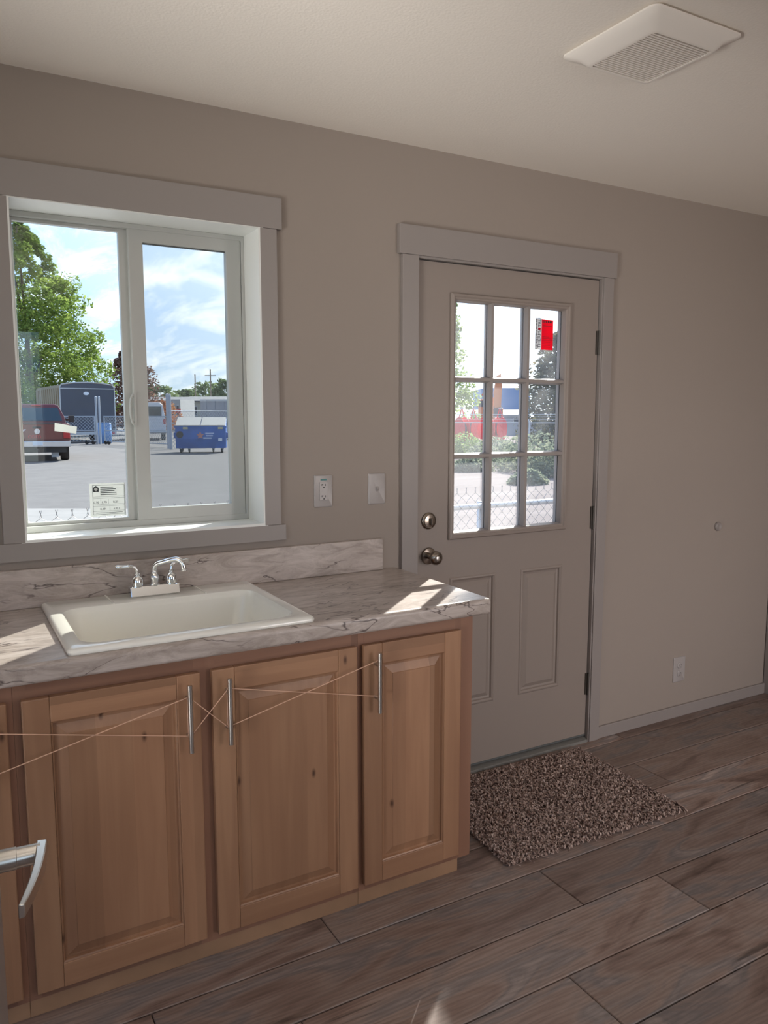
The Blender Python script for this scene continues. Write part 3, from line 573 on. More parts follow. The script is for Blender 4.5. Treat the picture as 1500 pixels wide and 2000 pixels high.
# ---------------------------------------------------------------- inner door with lever at the left edge
dw = struct('door_2', (-1.0, -1.475, 0), 'white inner door standing open beside the camera')
ang = Matrix.Rotation(R_(-4), 4, 'Z')
leaf = MB().box(-.035, .008, -.80, 0, .012, 2.04).build('leaf', 'trim', dw, .002, local=True)
m = MB(); hz = .95
m.lathe([(0, 0), (.026, 0), (.0265, .003), (.0255, .008), (.0135, .010), (.0135, .030)], (0, -.0625, hz), 'x', 28, False, False)
m.lathe([(.0135, .0295), (.0125, .0305), (.0125, .057)], (0, -.0625, hz), 'x', 28, False, True); nk = m.build('lever_rose', 'satin', dw, smooth='auto', local=True)
Ls = []
for k in range(15):
    s_ = k/14; y = -.0525-.128*s_; xc = .060-.008*s_-.018*s_*s_; h = .0125-.004*s_; tk = .0065-.003*s_
    Ls.append([(xc-tk, y, hz-h), (xc+tk*.8, y, hz-h*.9), (xc+tk, y, hz), (xc+tk*.8, y, hz+h*.9), (xc-tk, y, hz+h), (xc-tk*1.1, y, hz)])
MB().loops(Ls).build('lever', 'satin', nk, .0012, local=True, smooth='auto')
for zc in (.25, 1.03, 1.8): MB().lathe([(.006, -.045), (.006, .045)], (.004, -.802, zc), 'z', 10).build('hinge', 'satin', dw, local=True)
dw.rotation_euler = (0, 0, R_(-4))
pw = struct('trim_6'); box('jamb', 'trim', pw, -1.20, -1.085, -2.42, -2.285, 0, H, .002)
tag(MB().box(-1.40, -1.20, -2.41, -2.295, 0, H).build('wall_side', 'wall'), kind='structure')

# ================================================================== CABINETS, COUNTER, SINK
CFY = -.566; CT = .914; CB = .8624
def raised_door(par, x0, x1, z0, z1, hx, knob=True, hz0=.622, hz1=.803):
    """frame-and-panel door: a back panel as the door mesh, with stiles, rails, raised panel and bar handle below it"""
    yb, yf = CFY-.001, CFY-.0205; sw = .0625
    d = MB().box(x0+sw-.004, x1-sw+.004, yf+.016, yb, z0+sw-.004, z1-sw+.004).build('door', 'alder_v', par)
    for xa, xb in ((x0, x0+sw), (x1-sw, x1)): MB().box(xa, xb, yf, yb, z0, z1).build('stile', 'alder_v', d, .003)
    for za, zb in ((z0, z0+sw), (z1-sw, z1)): MB().box(x0+sw, x1-sw, yf, yb, za, zb).build('rail', 'alder_h', d, .0015)
    a, b, c, e = x0+sw, x1-sw, z0+sw, z1-sw; Ls = []
    for ins, y in ((-.006, yf+.013), (0, yf+.013), (.0005, yf+.0025), (.0045, yf+.0045), (.006, yf+.0115), (.012, yf+.0115), (.036, yf+.0035), (.0375, yf+.0015), (.039, yf+.0015)):
        Ls.append([(a+ins, y, c+ins), (b-ins, y, c+ins), (b-ins, y, e-ins), (a+ins, y, e-ins)])
    MB().loops(Ls, cap0=False).build('raised_panel', 'alder_v', d)
    h = MB(); hy = yf-.030; h.tube([(hx, hy, hz0), (hx, hy, hz1)], .0062, 16)
    for z in (hz0+.040, hz1-.040): h.tube([(hx, yf, z), (hx, hy, z)], .0048, 10)
    h.build('bar_handle', 'steel', d, smooth='auto'); return d
def cabinet(name, label, x0, x1, doors, end=False):
    c = thing(name, label, 'cabinet', ((x0+x1)/2, CFY/2, 0))
    m = MB(); m.box(x0, x0+.016, CFY+.02, -.01, .045, CB); m.box(x1-.016, x1, CFY+.02, -.01, .045, CB); m.box(x0, x1, CFY+.02, -.01, .045, .061); m.box(x0, x1, -.02, -.01, .045, CB); m.build('carcass', 'alder_frame_v', c)
    m = MB(); zb, zt = .0465, CB-.0006; gx = [x0]+[v for d in doors for v in (d[0]+.012, d[1]-.012)]+[x1]
    for i in range(0, len(gx), 2): MB().box(gx[i], gx[i+1], CFY, CFY+.02, zb, zt).build('face_frame_stile', 'alder_frame_v', c)
    for d in doors:
        for za, zc in ((zb, .085), (.805, zt)): MB().box(d[0]+.012, d[1]-.012, CFY, CFY+.02, za, zc).build('face_frame_rail', 'alder_frame', c)
    for d in doors: raised_door(c, d[0], d[1], .070, .8224, d[2])
    xe = x1-.045 if end else x1
    MB().box(x0, xe, CFY+.004, CFY+.022, 0, .0462).build('toe_board', 'toe', c, .0015)
    if end: MB().box(xe-.018, xe, CFY+.022, -.01, 0, .0448).build('toe_board', 'toe', c)
    return c
cabinet('base_cabinet', 'alder base cabinet left of the sink cabinet, cut by the photo edge', -1.46, -.9115, [(-1.42, -.926, -.968)])
cabinet('sink_cabinet', 'alder sink base cabinet with two raised panel doors tied shut', -.911, .0085, [(-.895, -.467, -.503), (-.4356, -.0015, -.397)])
cabinet('base_cabinet', 'narrow alder base cabinet with one door beside the entry door', .009, .4237, [(.0195, .3675, .0565)], True)
# counter with rolled front edge, cut out for the bowl
CF = -.600; hx0, hx1, hy0, hy1 = -.757, -.155, -.553, -.135; CX0, CX1 = -1.47, .4677
nose = []
for k in range(9): a = R_(90*k/8); nose.append((CF+.014-.014*math.sin(a)+0, CT-.014+.014*math.cos(a)))
nose2 = []
for k in range(7): a = R_(90*k/6); nose2.append((CF+.012-.012*math.cos(a), CB+.012-.012*math.sin(a)))
front = nose+nose2
ct = thing('countertop', 'grey-beige marbled laminate countertop with rolled front edge', 'countertop', (-.5, -.3, CB))
m = MB()
for xa, xb in ((CX0, hx0), (hx1, CX1)): m.prism(front+[(CF+.04, CB), (CF+.04, CT-.030), (0, CT-.030), (0, CT)], 0, xa, xb)
m.prism(front+[(CF+.04, CB), (CF+.04, CT-.030), (hy0, CT-.030), (hy0, CT)], 0, hx0, hx1); m.prism([(hy1, CT), (hy1, CT-.030), (0, CT-.030), (0, CT)], 0, hx0, hx1)
m.build('top', 'laminate', ct)
MB().box(CX0, .4057, -.0195, -.0005, CT+.0003, 1.033).build('backsplash', 'laminate', ct, .0025)
# drop-in sink
SX0, SX1, SY0_, SY1_ = -.787, -.131, -.585, -.0215; sk0 = thing('sink', 'cream drop-in utility sink under the window', 'sink', (-.459, -.3, CT))
BX0, BX1, BY0, BY1 = -.743, -.176, -.541, -.158; z0 = CT+.0004
def L4(i, z, r): return rrect(SX0+i, SX1-i, SY0_+i, SY1_-i, r, z)
def B4(i, z, r): return rrect(BX0+i, BX1-i, BY0+i, BY1-i, r, z)
MB().loops([L4(.001, z0, .018), L4(0, z0+.007, .018), L4(.003, z0+.013, .016), L4(.010, z0+.0165, .013), B4(-.014, z0+.0165, .062), B4(-.006, z0+.015, .056), B4(-.001, z0+.009, .052), B4(.004, z0-.004, .05), B4(.018, z0-.17, .06), B4(.034, z0-.190, .06), B4(.09, z0-.197, .05), B4(.16, z0-.2, .03)], cap0=False).build('basin', 'porcelain', sk0, smooth='auto')
for x in (-.600, -.318): MB().bar((x, -.025, z0+.0165), (x+.003, -.150, z0+.0165), .006, .004).build('ledge_ridge', 'porcelain', sk0, .0015)
MB().lathe([(0, .002), (.02, .002), (.04, .004), (.045, 0)], (-.459, -.35, z0-.2), 'z', 24, False, False).build('drain', 'chrome', sk0, smooth='auto')
# faucet
fz = z0+.0165; fc = thing('faucet', 'two-handle chrome faucet on the rear ledge of the sink', 'faucet', (-.459, -.083, fz)); fy = -.082
MB().prism([(-.104, fz), (-.060, fz), (-.0645, fz+.031), (-.0945, fz+.031)], 0, -.537, -.383).build('base_plate', 'chrome', fc, .003)
tz = fz+.031
for x in (-.512, -.406):
    b_ = MB().lathe([(.0155, 0), (.018, .002), (.0185, .008), (.0185, .020), (.015, .028), (.0085, .033), (.0085, .036), (.0105, .038), (.0105, .041), (.006, .043)], (x, fy, tz), 'z', 20).build('handle_bell', 'chrome', fc, smooth='auto')
    sgn = -1 if x < -.46 else 1; dv = Vector((sgn, 0, 0)) if sgn < 0 else Vector((.93, .2, 0)).normalized(); p0 = Vector((x, fy, tz+.042))
    pts = [p0, p0+Vector((0, 0, .010))+dv*.001, p0+Vector((0, 0, .018))+dv*.006, p0+Vector((0, 0, .0215))+dv*.016, p0+Vector((0, 0, .0225))+dv*.024, p0+Vector((0, 0, .0225))+dv*.026, p0+Vector((0, 0, .0225))+dv*.028, p0+Vector((0, 0, .024))+dv*.057, p0+Vector((0, 0, .024))+dv*.061, p0+Vector((0, 0, .024))+dv*.065]
    MB().tube(pts, [.0055, .0055, .0052, .0048, .0048, .007, .0055, .0068, .006, .002], 12).build('lever', 'chrome', b_, smooth='auto')
cb_ = MB().lathe([(.0155, 0), (.0155, .003), (.011, .006), (.0125, .010), (.0140, .022), (.0125, .032), (.0095, .037), (.0105, .039), (.0105, .042), (.008, .046)], (-.459, fy, tz), 'z', 20).build('spout_bell', 'chrome', fc, smooth='auto')
sd = Vector((.84, -.54, 0)); p0 = Vector((-.459, fy, tz+.044)); pts = [p0, p0+Vector((0, 0, .008)), p0+Vector((0, 0, .017))+sd*.004, p0+Vector((0, 0, .024))+sd*.013]
pts += [p0+Vector((0, 0, .028))+sd*.030, p0+Vector((0, 0, .034))+sd*.050, p0+Vector((0, 0, .0375))+sd*.068]
for a in range(1, 7): t_ = R_(90*a/6); pts.append(p0+Vector((0, 0, .0375-.024*(1-math.cos(t_))))+sd*(.068+.026*math.sin(t_)))
e_ = pts[-1]; pts += [e_+Vector((0, 0, -.008))+sd*.002, e_+Vector((0, 0, -.0085))+sd*.002, e_+Vector((0, 0, -.013))+sd*.002]
rs = [.0085]*(len(pts)-3)+[.0082, .0105, .0105]
MB().tube(pts, rs, 14).build('spout', 'chrome', cb_, smooth='auto')
# rubber bands tying the handles
BY = CFY-.0205-.022
def band(label, hxa, hxb, za, zb, zc, zd):
    """a stretched loop: post a-high to post b-low, around, back from b-high to a-low"""
    r = .0078
    pts = [(hxa+.002, BY-.004, za), (hxb-.004, BY-.004, zd), (hxb+.0042, BY+.001, zd-.001), (hxb+.0042, BY+.004, zd+.004), (hxb+.0042, BY+.004, zc-.004), (hxb+.0042, BY+.001, zc+.001), (hxb-.004, BY-.0015, zc), (hxa+.002, BY-.0015, zb), (hxa-.0042, BY+.001, zb-.001), (hxa-.0042, BY+.004, zb+.004), (hxa-.0042, BY+.004, za-.004), (hxa-.0042, BY+.001, za+.001)]
    tag(MB().tube(pts, .0013, 6, closed=True).build('rubber_band', 'rubber_band', smooth=True), label, 'rubber band', 'rubber bands tying the cabinet handles')
band('tan rubber band crossed between the leftmost handle and the left sink door handle', -.968, -.503, .768, .664, .770, .667)
band('short tan rubber band crossed between the two sink door handles', -.503, -.397, .766, .666, .773, .668)
band('tan rubber band crossed between the right sink door and the narrow cabinet handle', -.397, .0565, .775, .671, .779, .672)

# ================================================================== WALL FITTINGS
def plate(par, x, z, w, h):
    Ls = [rrect(x-w/2+i, x+w/2-i, z-h/2+i, z+h/2-i, .004, 0) for i in (0, 0, .003)]
    return MB().loops([[(p[0], yv, p[1]) for p in l] for l, yv in zip(Ls, (0, -.003, -.0058))], cap0=True).build('cover_plate', 'plate', par, smooth='auto')
o1 = thing('outlet', 'white protected wall outlet between window and light switch', 'outlet', (.1675, 0, 1.164)); plate(o1, .1675, 1.2211, .0715, .1155)
b1_ = MB().box(.1675-.0165, .1675+.0165, -.0078, -.0055, 1.2211-.0335, 1.2211+.0335).build('receptacle', 'plate', o1, .0012)
for dz_ in (.0205, -.0205):
    m = MB(); m.box(.1675-.009, .1675-.0025, -.0083, -.0079, 1.2211+dz_+.003, 1.2211+dz_+.0055); m.box(.1675-.0085, .1675-.0065, -.0083, -.0079, 1.2211+dz_-.0005, 1.2211+dz_+.0035); m.box(.1675+.005, .1675+.007, -.0083, -.0079, 1.2211+dz_-.0015, 1.2211+dz_+.0055); m.lathe([(.0026, 0), (.0026, .0004)], (.1675, -.0083, 1.2211+dz_-.007), 'y', 10); m.build('socket_slots', 'slot', b1_)
MB().box(.1675-.008, .1675+.008, -.0083, -.0079, 1.2211-.004, 1.2211+.004).build('test_buttons', 'plate', b1_)
MB().box(.1675-.012, .1675+.012, -.0064, -.0059, 1.2211+.0385, 1.2211+.0445).build('printed_tag', 'teal_print', o1)
o2 = thing('light_switch', 'white toggle light switch beside the entry door casing', 'light switch', (.3872, 0, 1.163)); plate(o2, .3872, 1.2198, .0715, .1155)
m = MB(); m.prism([(-.0055, 1.2198-.010), (-.0055, 1.2198+.010), (-.013, 1.2198+.006), (-.016, 1.2198+.002), (-.009, 1.2198-.006)], 0, .3872-.005, .3872+.005); m.build('toggle', 'plate', o2, .001)
for z in (1.2198-.030, 1.2198+.030): MB().lathe([(.0032, 0), (.0032, -.0008)], (.3872, -.0058, z), 'y', 12).build('screw', 'plate', o2)
o3 = thing('outlet', 'white duplex wall outlet low on the wall right of the entry door', 'outlet', (2.103, 0, .178)); plate(o3, 2.103, .2422, .083, .126)
for dz_ in (.0205, -.0205):
    r_ = MB().lathe([(.0165, 0), (.0165, -.002), (.015, -.003)], (2.103, -.0055, .2422+dz_), 'y', 20).build('receptacle', 'plate', o3, smooth='auto')
    m = MB(); z = .2422+dz_; m.box(2.103-.0075, 2.103-.0055, -.0092, -.0085, z-.001, z+.007); m.box(2.103+.0055, 2.103+.0075, -.0092, -.0085, z, z+.006); m.lathe([(.0026, 0), (.0026, .0006)], (2.103, -.0092, z-.007), 'y', 10); m.build('socket_slots', 'slot', r_)
ds = MB().lathe([(0, 0), (.0225, 0), (.023, -.004), (.0215, -.010), (.017, -.014), (.010, -.013), (.006, -.011), (0, -.011)], (2.339, 0, .942), 'y', 28, False, False).build('door_bumper', 'trim', smooth='auto'); tag(ds, 'round white door bumper on the wall right of the entry door', 'door bumper')

# ceiling fan grille
FX0, FX1, FY0, FY1 = .509, .834, -1.143, -.814
fg = thing('exhaust_fan', 'white square exhaust fan grille on the ceiling', 'fan', ((FX0+FX1)/2, (FY0+FY1)/2, H))
GXa, GXb, GYa, GYb = .580, .792, -1.079, -.860
def F4(i, z, r): return rrect(FX0+i, FX1-i, FY0+i, FY1-i, r, z)
def Gq(i, z, r): return rrect(GXa+i, GXb-i, GYa+i, GYb-i, r, z)
MB().loops([F4(.012, H, .02), F4(.012, H-.006, .02), F4(0, H-.006, .022), F4(0, H-.010, .022), F4(.004, H-.0135, .02), F4(.03, H-.023, .02), Gq(-.012, H-.032, .018), Gq(-.004, H-.0335, .012), Gq(0, H-.033, .010), Gq(.001, H-.020, .010)], cap0=False, cap1=False).build('cover', 'grille', fg, smooth='auto')
MB().box(GXa-.004, GXb+.004, GYa-.004, GYb+.004, H-.012, H-.008).build('dark_cavity', 'grille_dark', fg)
NS = 23
for k in range(NS):
    y = GYa+.004+(GYb-GYa-.008)*(k+.5)/NS
    MB().box(GXa+.0005, GXb-.0005, y-.0023, y+.0023, H-.0325, H-.020).build('slat', 'grille', fg)

# ================================================================== RUG
rg = thing('door_mat', 'brown flecked shag remnant mat lying before the entry door', 'rug', (.95, -.35, 0))
rc = [Vector((.540, -.628)), Vector((1.352, -.668)), Vector((1.385, -.062)), Vector((.575, -.040))]
def rp_(u, v): a = rc[0].lerp(rc[1], u); b = rc[3].lerp(rc[2], u); return a.lerp(b, v)
edge = []
for k in range(40): edge.append(rp_(k/40, 0+rng.uniform(-.004, .004)))
for k in range(30): edge.append(rp_(1+rng.uniform(-.004, .004), k/30))
for k in range(40): edge.append(rp_(1-k/40, 1+rng.uniform(-.004, .004)))
for k in range(30): edge.append(rp_(rng.uniform(-.004, .004), 1-k/30))
MB().loops([[(p.x, p.y, .0003) for p in edge], [(p.x, p.y, .006) for p in edge]]).build('backing', 'rug_base', rg)
def tufts():
    m = MB(); r3 = random.Random(11); v = m.v; f = m.f
    for k in range(17000):
        u_, w_ = r3.random(), r3.random(); p = rp_(-.006+1.012*u_, -.008+1.016*w_); h = r3.uniform(.009, .019); a = r3.uniform(0, 6.283); l = r3.uniform(.004, .011); wd = r3.uniform(.0018, .0032)
        dx, dy = math.cos(a), math.sin(a); qx, qy = -dy*wd, dx*wd; b = len(v)
        for t, zz in ((0, .004), (.45, h), (1, h*.93), (1.5, h*.55)):
            x, y = p.x+dx*l*t, p.y+dy*l*t; v.append((x+qx, y+qy, zz)); v.append((x-qx, y-qy, zz)); 
        f += [(b, b+1, b+3, b+2), (b+2, b+3, b+5, b+4), (b+4, b+5, b+7, b+6)]
    return m
tf = tufts(); o3_ = org(rg); me = bpy.data.meshes.new('yarn'); me.from_pydata([(x-o3_.x, y-o3_.y, z-o3_.z) for x, y, z in tf.v], [], tf.f); me.materials.append(MT['rug_yarn'])
yo = bpy.data.objects.new('yarn_pile', me); COL.objects.link(yo); yo.parent = rg; yo['kind'] = 'stuff'
m = MB()
for k in range(46):
    s_ = rng.choice(('f', 'f', 'f', 'b', 'r')); u_ = rng.random()
    p = rp_(u_, 0) if s_ == 'f' else (rp_(.55+.45*u_, 1) if s_ == 'b' else rp_(1, u_)); d = Vector((0, -1)) if s_ == 'f' else (Vector((0, .5)) if s_ == 'b' else Vector((1, 0)))
    l = rng.uniform(.008, .03); sd_ = rng.uniform(-.03, .03); pp = []
    for t in (0, .35, .7, 1): pp.append((p.x+d.x*l*t+sd_*t*t*(1 if d.y else 0), p.y+d.y*l*t+sd_*t*t*(0 if d.y else 1), .006+.008*math.sin(t*3)*(1-t)+.001))
    m.tube(pp, .0011, 5)
m.build('loose_threads', 'rug_yarn', rg, smooth=True)['kind'] = 'stuff'
#YARD
# ================================================================== YARD
def gplane(name, m, pts, z, label=None):
    MBx = MB(); MBx.loops([[(x, y, z-.02) for x, y in pts], [(x, y, z) for x, y in pts]]); o = MBx.build(name, m); return tag(o, kind='structure')
gplane('ground', 'far_ground', [(-400, -400), (900, -400), (900, 900), (-400, 900)], GZ-.06)
gplane('paved_lot', 'asphalt', [(-60, 3), (2.9, 3), (5.6, 12), (13, 26), (40, 66), (40, 110), (-60, 110)], GZ)
gplane('concrete_apron', 'concrete', [(-60, TW+.03), (2.4, TW+.03), (2.85, 3), (4.75, 9.05), (-8, 16.7), (-60, 16.7)], GZ+.004)
gplane('dirt_lot', 'dirt', [(2.38, TW+.03), (90, TW+.03), (90, 70), (42.6, 70), (12.98, 26), (5.58, 12), (2.85, 3)], GZ+.008)

def leaves(n, fn, size, seed, flat=.5):
    """n small leaf blades; fn(rng) gives a position"""
    r = np.random.RandomState(seed); P = np.array([fn(r) for _ in range(n)]); n = len(P)
    d = r.normal(size=(n, 3)); d[:, 2] *= flat; d /= np.linalg.norm(d, axis=1)[:, None]
    e = r.normal(size=(n, 3)); e -= (e*d).sum(1)[:, None]*d; e /= np.linalg.norm(e, axis=1)[:, None]
    s = size*r.uniform(.6, 1.4, n)[:, None]
    V = np.stack([P-d*s, P+e*s*.55, P+d*s, P-e*s*.55], 1).reshape(-1, 3)
    return V.tolist(), [(4*i, 4*i+1, 4*i+2, 4*i+3) for i in range(n)]
def foliage(par, m, n, fn, size, seed, name='foliage'):
    v, f = leaves(n, fn, size, seed); me = bpy.data.meshes.new(name); me.from_pydata(v, [], f); me.materials.append(MT[m]); o = bpy.data.objects.new(name, me); COL.objects.link(o); o.parent = par; o['kind'] = 'stuff'; return o
def tree(name, label, base, h, prof, m, n, size, seed, trunk=.25, group=None, squash=1.0):
    """prof = [(height fraction, left radius, right radius)] in metres, left/right as seen from the house"""
    vd = (base-CAM); vd.z = 0; rz = math.atan2(vd.y, vd.x)-math.pi/2
    t = thing(name, label, 'tree', base, rz, group); r = np.random.RandomState(seed+5)
    hs = [p[0] for p in prof]; nc = 60
    cl = []
    for k in range(nc*5):
        q = r.uniform(hs[0], hs[-1]); L_ = np.interp(q, hs, [p[1] for p in prof]); R2 = np.interp(q, hs, [p[2] for p in prof]); c = (R2-L_)/2; w_ = (R2+L_)/2
        a = r.uniform(0, 6.283); rr = math.sqrt(r.uniform(.08, 1)); cl.append((c+w_*rr*.9*math.cos(a), w_*rr*.9*squash*math.sin(a), q*h, max(.12, w_)*r.uniform(.12, .30)))
    def fn(rs):
        c = cl[rs.randint(len(cl))]; d = rs.normal(size=3); d /= np.linalg.norm(d); k = rs.uniform(.3, 1)**.5*c[3]; return (c[0]+d[0]*k, c[1]+d[1]*k, max(.05, c[2]+d[2]*k*.8))
    foliage(t, m, n, fn, size, seed)
    mid = h*hs[0]+.25*h
    MB().tube([(0, 0, 0), (.02*h, 0, mid*.5), (0, .01*h, mid), (-.01*h, 0, h*.7)], [trunk, trunk*.8, trunk*.55, trunk*.15], 8).build('trunk', 'bark', t, local=True, smooth=True)
    for k in range(5):
        c = cl[k*7]; MB().tube([(0, 0, max(.3, c[2]*.45)), (c[0]*.5, c[1]*.5, c[2]*.75), (c[0], c[1], c[2])], [trunk*.4, trunk*.25, trunk*.08], 6).build('branch', 'bark', t, local=True, smooth=True)
    return t
# ---- trees seen in the window
tree('tree', 'tall green leafy tree behind the dark cargo trailer', grd(62, 58), 15.9, [(.10, 3.5, 6.2), (.22, 4.5, 6.3), (.40, 4.6, 6.2), (.58, 4.4, 5.0), (.74, 3.6, 3.0), (.88, 2.2, 1.4), (1.0, .9, -.3)], 'leaf_green', 46000, .125, 1, .35)
tree('tree', 'reddish purple leafed tree between cargo trailer and white van', grd(264, 66), 7.0, [(.10, 2.2, 2.3), (.35, 2.6, 2.6), (.7, 2.3, 1.9), (1.0, 1.0, .4)], 'leaf_purple', 9000, .12, 2, .16)
tree('shrub', 'orange autumn shrub behind the white van', grd(316, 74), 3.0, [(.12, 1.6, 1.6), (.5, 2.0, 1.9), (1.0, .8, .9)], 'leaf_orange', 2600, .12, 3, .1)
for i, (px, d, h, w_, lb) in enumerate(((311, 150, 7.2, 5.2, 'round far tree just right of the purple tree'), (363, 170, 7.0, 5.4, 'small pale far tree left of the utility poles'), (404, 190, 9.6, 5.6, 'broad far tree behind the plain utility pole'), (447, 150, 8.4, 4.6, 'far tree at the right edge of the screened window half'))):
    tree('tree', lb, grd(px, d), h, [(.2, w_*.8, w_*.8), (.6, w_, w_), (1, w_*.4, w_*.4)], 'leaf_far', 1500, .42, 10+i, .3, 'far trees beyond the lot')
# ---- trees seen in the door
tree('tree', 'pale green tree at the left side of the door window', grd(880, 54), 9.3, [(.10, 3.0, 2.4), (.35, 3.0, 1.9), (.6, 2.6, 1.1), (.85, 1.4, .6), (1, .6, .35)], 'leaf_pale', 8000, .12, 21, .18)
tree('tree', 'dark dense tree with yellowing leaves at the right side of the door window', grd(1085, 33), 5.05, [(.03, 1.4, 2.2), (.3, 1.75, 2.4), (.55, 1.5, 2.2), (.75, .95, 1.6), (.9, .6, 1.2), (1, .2, .7)], 'leaf_dark', 11000, .085, 22, .14)
def bush(label, px, d, w_, h, seed, m='leaf_weed', n=1700, size=.06):
    b = grd(px, d); t = thing('weed_bush', label, 'bush', b, 0, 'weeds along the dirt lot')
    def fn(rs):
        a = rs.uniform(0, 6.283); rr = math.sqrt(rs.uniform(0, 1)); return (w_*rr*math.cos(a), w_*.7*rr*math.sin(a), h*(1-rr*rr*.75)*rs.uniform(.03, 1))
    foliage(t, m, n, fn, size, seed); r = random.Random(seed)
    for k in range(4): a = r.uniform(0, 6.283); MB().tube([(0, 0, 0), (w_*.3*math.cos(a), w_*.25*math.sin(a), h*.5), (w_*.5*math.cos(a), w_*.4*math.sin(a), h*.95)], [.02, .012, .004], 5).build('stem', 'bark', t, local=True)
bl = (('dry weed clump in front of the leftmost red reels', 908, 31, 1.0, .95, 'leaf_pale'), ('grey-green weed bush below the second pair of red reels', 962, 27, 1.1, .85, 'leaf_weed'), ('dark weed bush beneath the left door muntin', 922, 21.8, .7, .45, 'leaf_weed'),
      ('spreading weed bush right of the red reels', 1000, 24, 1.25, .95, 'leaf_weed'), ('large weed bush before the angled fence post', 1050, 22, 1.3, 1.15, 'leaf_weed'), ('weed bush at the right edge of the door window', 1088, 20.0, .9, 1.0, 'leaf_weed'), ('low pale weed reaching onto the dirt', 1034, 17.6, .5, .36, 'leaf_weed'))
for i, (lb, px, d, w_, h, mm) in enumerate(bl): bush(lb, px, d, w_, h, 40+i, mm)
# unseen tree added by the entry door to dapple and dim the incoming sun
tree('tree', 'slender unseen tree added right of the entry door to dapple the sun', Vector((4.74, 3.2, GZ)), 6.3, [(.50, .12, .15), (.62, .20, .26), (.84, .18, .24), (1, .1, .1)], 'leaf_pale', 3600, .035, 77, .05)

# ---- near chain link fence
FY = 1.62; nf = thing('chain_link_fence', 'low galvanised chain link fence just outside window and entry door', 'fence', (1.2, FY, GZ))
MB().tube([(-1.9, FY, .897), (5.2, FY, .897)], .0185, 12).build('top_rail', 'galv', nf, smooth=True)
for x in (-1.42, .62, 2.10, 4.2):
    MB().tube([(x, FY+.03, GZ), (x, FY+.03, .925)], .024, 12).build('post', 'galv', nf, smooth=True)
m = MB(); a = .0365; nw = int(7.0/a)
for i in range(nw):
    x = -1.85+i*a; z = GZ+.03; k = 0; pts = []
    while z < .985: pts.append((x+(a if (k+i) % 2 else 0), FY-.022+(.003 if k % 2 else -.003), z)); z += a; k += 1
    e = pts[-1]; px_ = x+(a if (k+i) % 2 else 0); tip = (px_+(.004 if i % 2 else -.004), FY-.022, e[2]+a*.8)
    if (k+i) % 2 == (1 if i % 2 else 0): pass
    pts += [tip, (tip[0]+(-.009 if (k+i) % 2 else .009), FY-.022, tip[2]+.034)]
    m.tube(pts, .0019, 3, caps=False)
wm = m.build('wire_mesh', 'wire_dark', nf); wm['kind'] = 'stuff'
# ---- far fence with barbed wire, seen through the door
A_, B_ = grd(880, 30), grd(1130, 28.5); ff = thing('barbed_wire_fence', 'chain link fence with barbed wire strands behind the weed bushes', 'fence', A_)
def lp(t, z): q = A_.lerp(B_, t); return (q.x, q.y, z)
MB().tube([lp(0, 1.25), lp(1, 1.25)], .024, 6).build('top_rail', 'white_trim', ff)
for z, dy in ((1.38, 0), (1.47, .05), (1.56, .1)): MB().tube([lp(.05, z), lp(1, z)], .008, 4).build('barbed_strand', 'galv', ff)
for t in (.02, .63, .98): q = lp(t, GZ); MB().tube([q, (q[0], q[1], 1.28), (q[0]-.16, q[1]+.1, 1.58)], [.032, .032, .02], 8).build('post', 'galv', ff)
# ---- gate with tall posts in front of the cargo trailer
def cl_panel(par, p, q, z0, z1, name='mesh_panel'):
    p, q = Vector(p), Vector(q); L_ = (q-p).length; a = math.atan2((q-p).y, (q-p).x)
    me = MB().box(0, L_, -.003, .003, z0, z1); o = me.build(name, 'chain_far', par, local=True); o.location = Vector((p.x, p.y, 0))-Vector((org(par).x, org(par).y, org(par).z)); o.rotation_euler = (0, 0, a); return o
def gate(label, p, q, zt, tall, name='yard_gate'):
    g = thing(name, label, 'gate', (p.x, p.y, GZ)); d = (q-p).normalized()
    for z in (GZ+.18, (GZ+zt)*.5, zt): MB().tube([(p.x, p.y, z), (q.x, q.y, z)], .03, 6).build('rail', 'galv_dull', g)
    for c in (p, q): MB().tube([(c.x, c.y, GZ+.16), (c.x, c.y, zt+.03)], .035, 6).build('stile', 'galv_dull', g)
    cl_panel(g, p, q, GZ+.18, zt)
    c = p+d*.1 if tall else q-d*.1
    for s_ in (0, .35): k = c+d*(s_ if tall else -s_); MB().lathe([(.10, -.03), (.11, 0), (.10, .03)], (k.x, k.y, GZ+.11), 'y', 12).build('caster', 'tyre', g)
    return g
D0 = 43
gate('left leaf of the rolling chain link gate before the cargo trailer', grd(60, 42.5), grd(184, D0), 1.48, False); gate('right leaf of the rolling chain link gate before the cargo trailer', grd(203, D0), grd(326, 38.5), 1.48, True)
for px, lb in ((188, 'left of two tall steel gate posts before the cargo trailer'), (194.5, 'right of two tall steel gate posts before the cargo trailer')):
    b = grd(px, D0+.3); t = thing('gate_post', lb, 'post', b); MB().tube([(b.x, b.y, GZ), (b.x, b.y, 2.52)], .055, 8).build('pipe', 'galv_dull', t); MB().lathe([(.06, 0), (.05, .05), (.01, .08)], (b.x, b.y, 2.52), 'z', 8).build('cap', 'galv_dull', t)
for px, d, zt, lb in ((332, 36.5, 2.45, 'tall pale steel post left of the blue dumpster'), (327.5, 37.6, 2.5, 'second steel post behind the one left of the blue dumpster')):
    b = grd(px, d); t = thing('fence_post', lb, 'post', b); MB().tube([(b.x, b.y, GZ), (b.x, b.y, zt)], .07, 8).build('pipe', 'galv_dull', t); MB().lathe([(.075, 0), (.06, .06), (.01, .09)], (b.x, b.y, zt), 'z', 8).build('cap', 'white_trim', t)
lf = thing('lot_fence', 'chain link fence running right behind the blue dumpster', 'fence', grd(334, 37)); pA, pB = grd(334, 37), grd(470, 41)
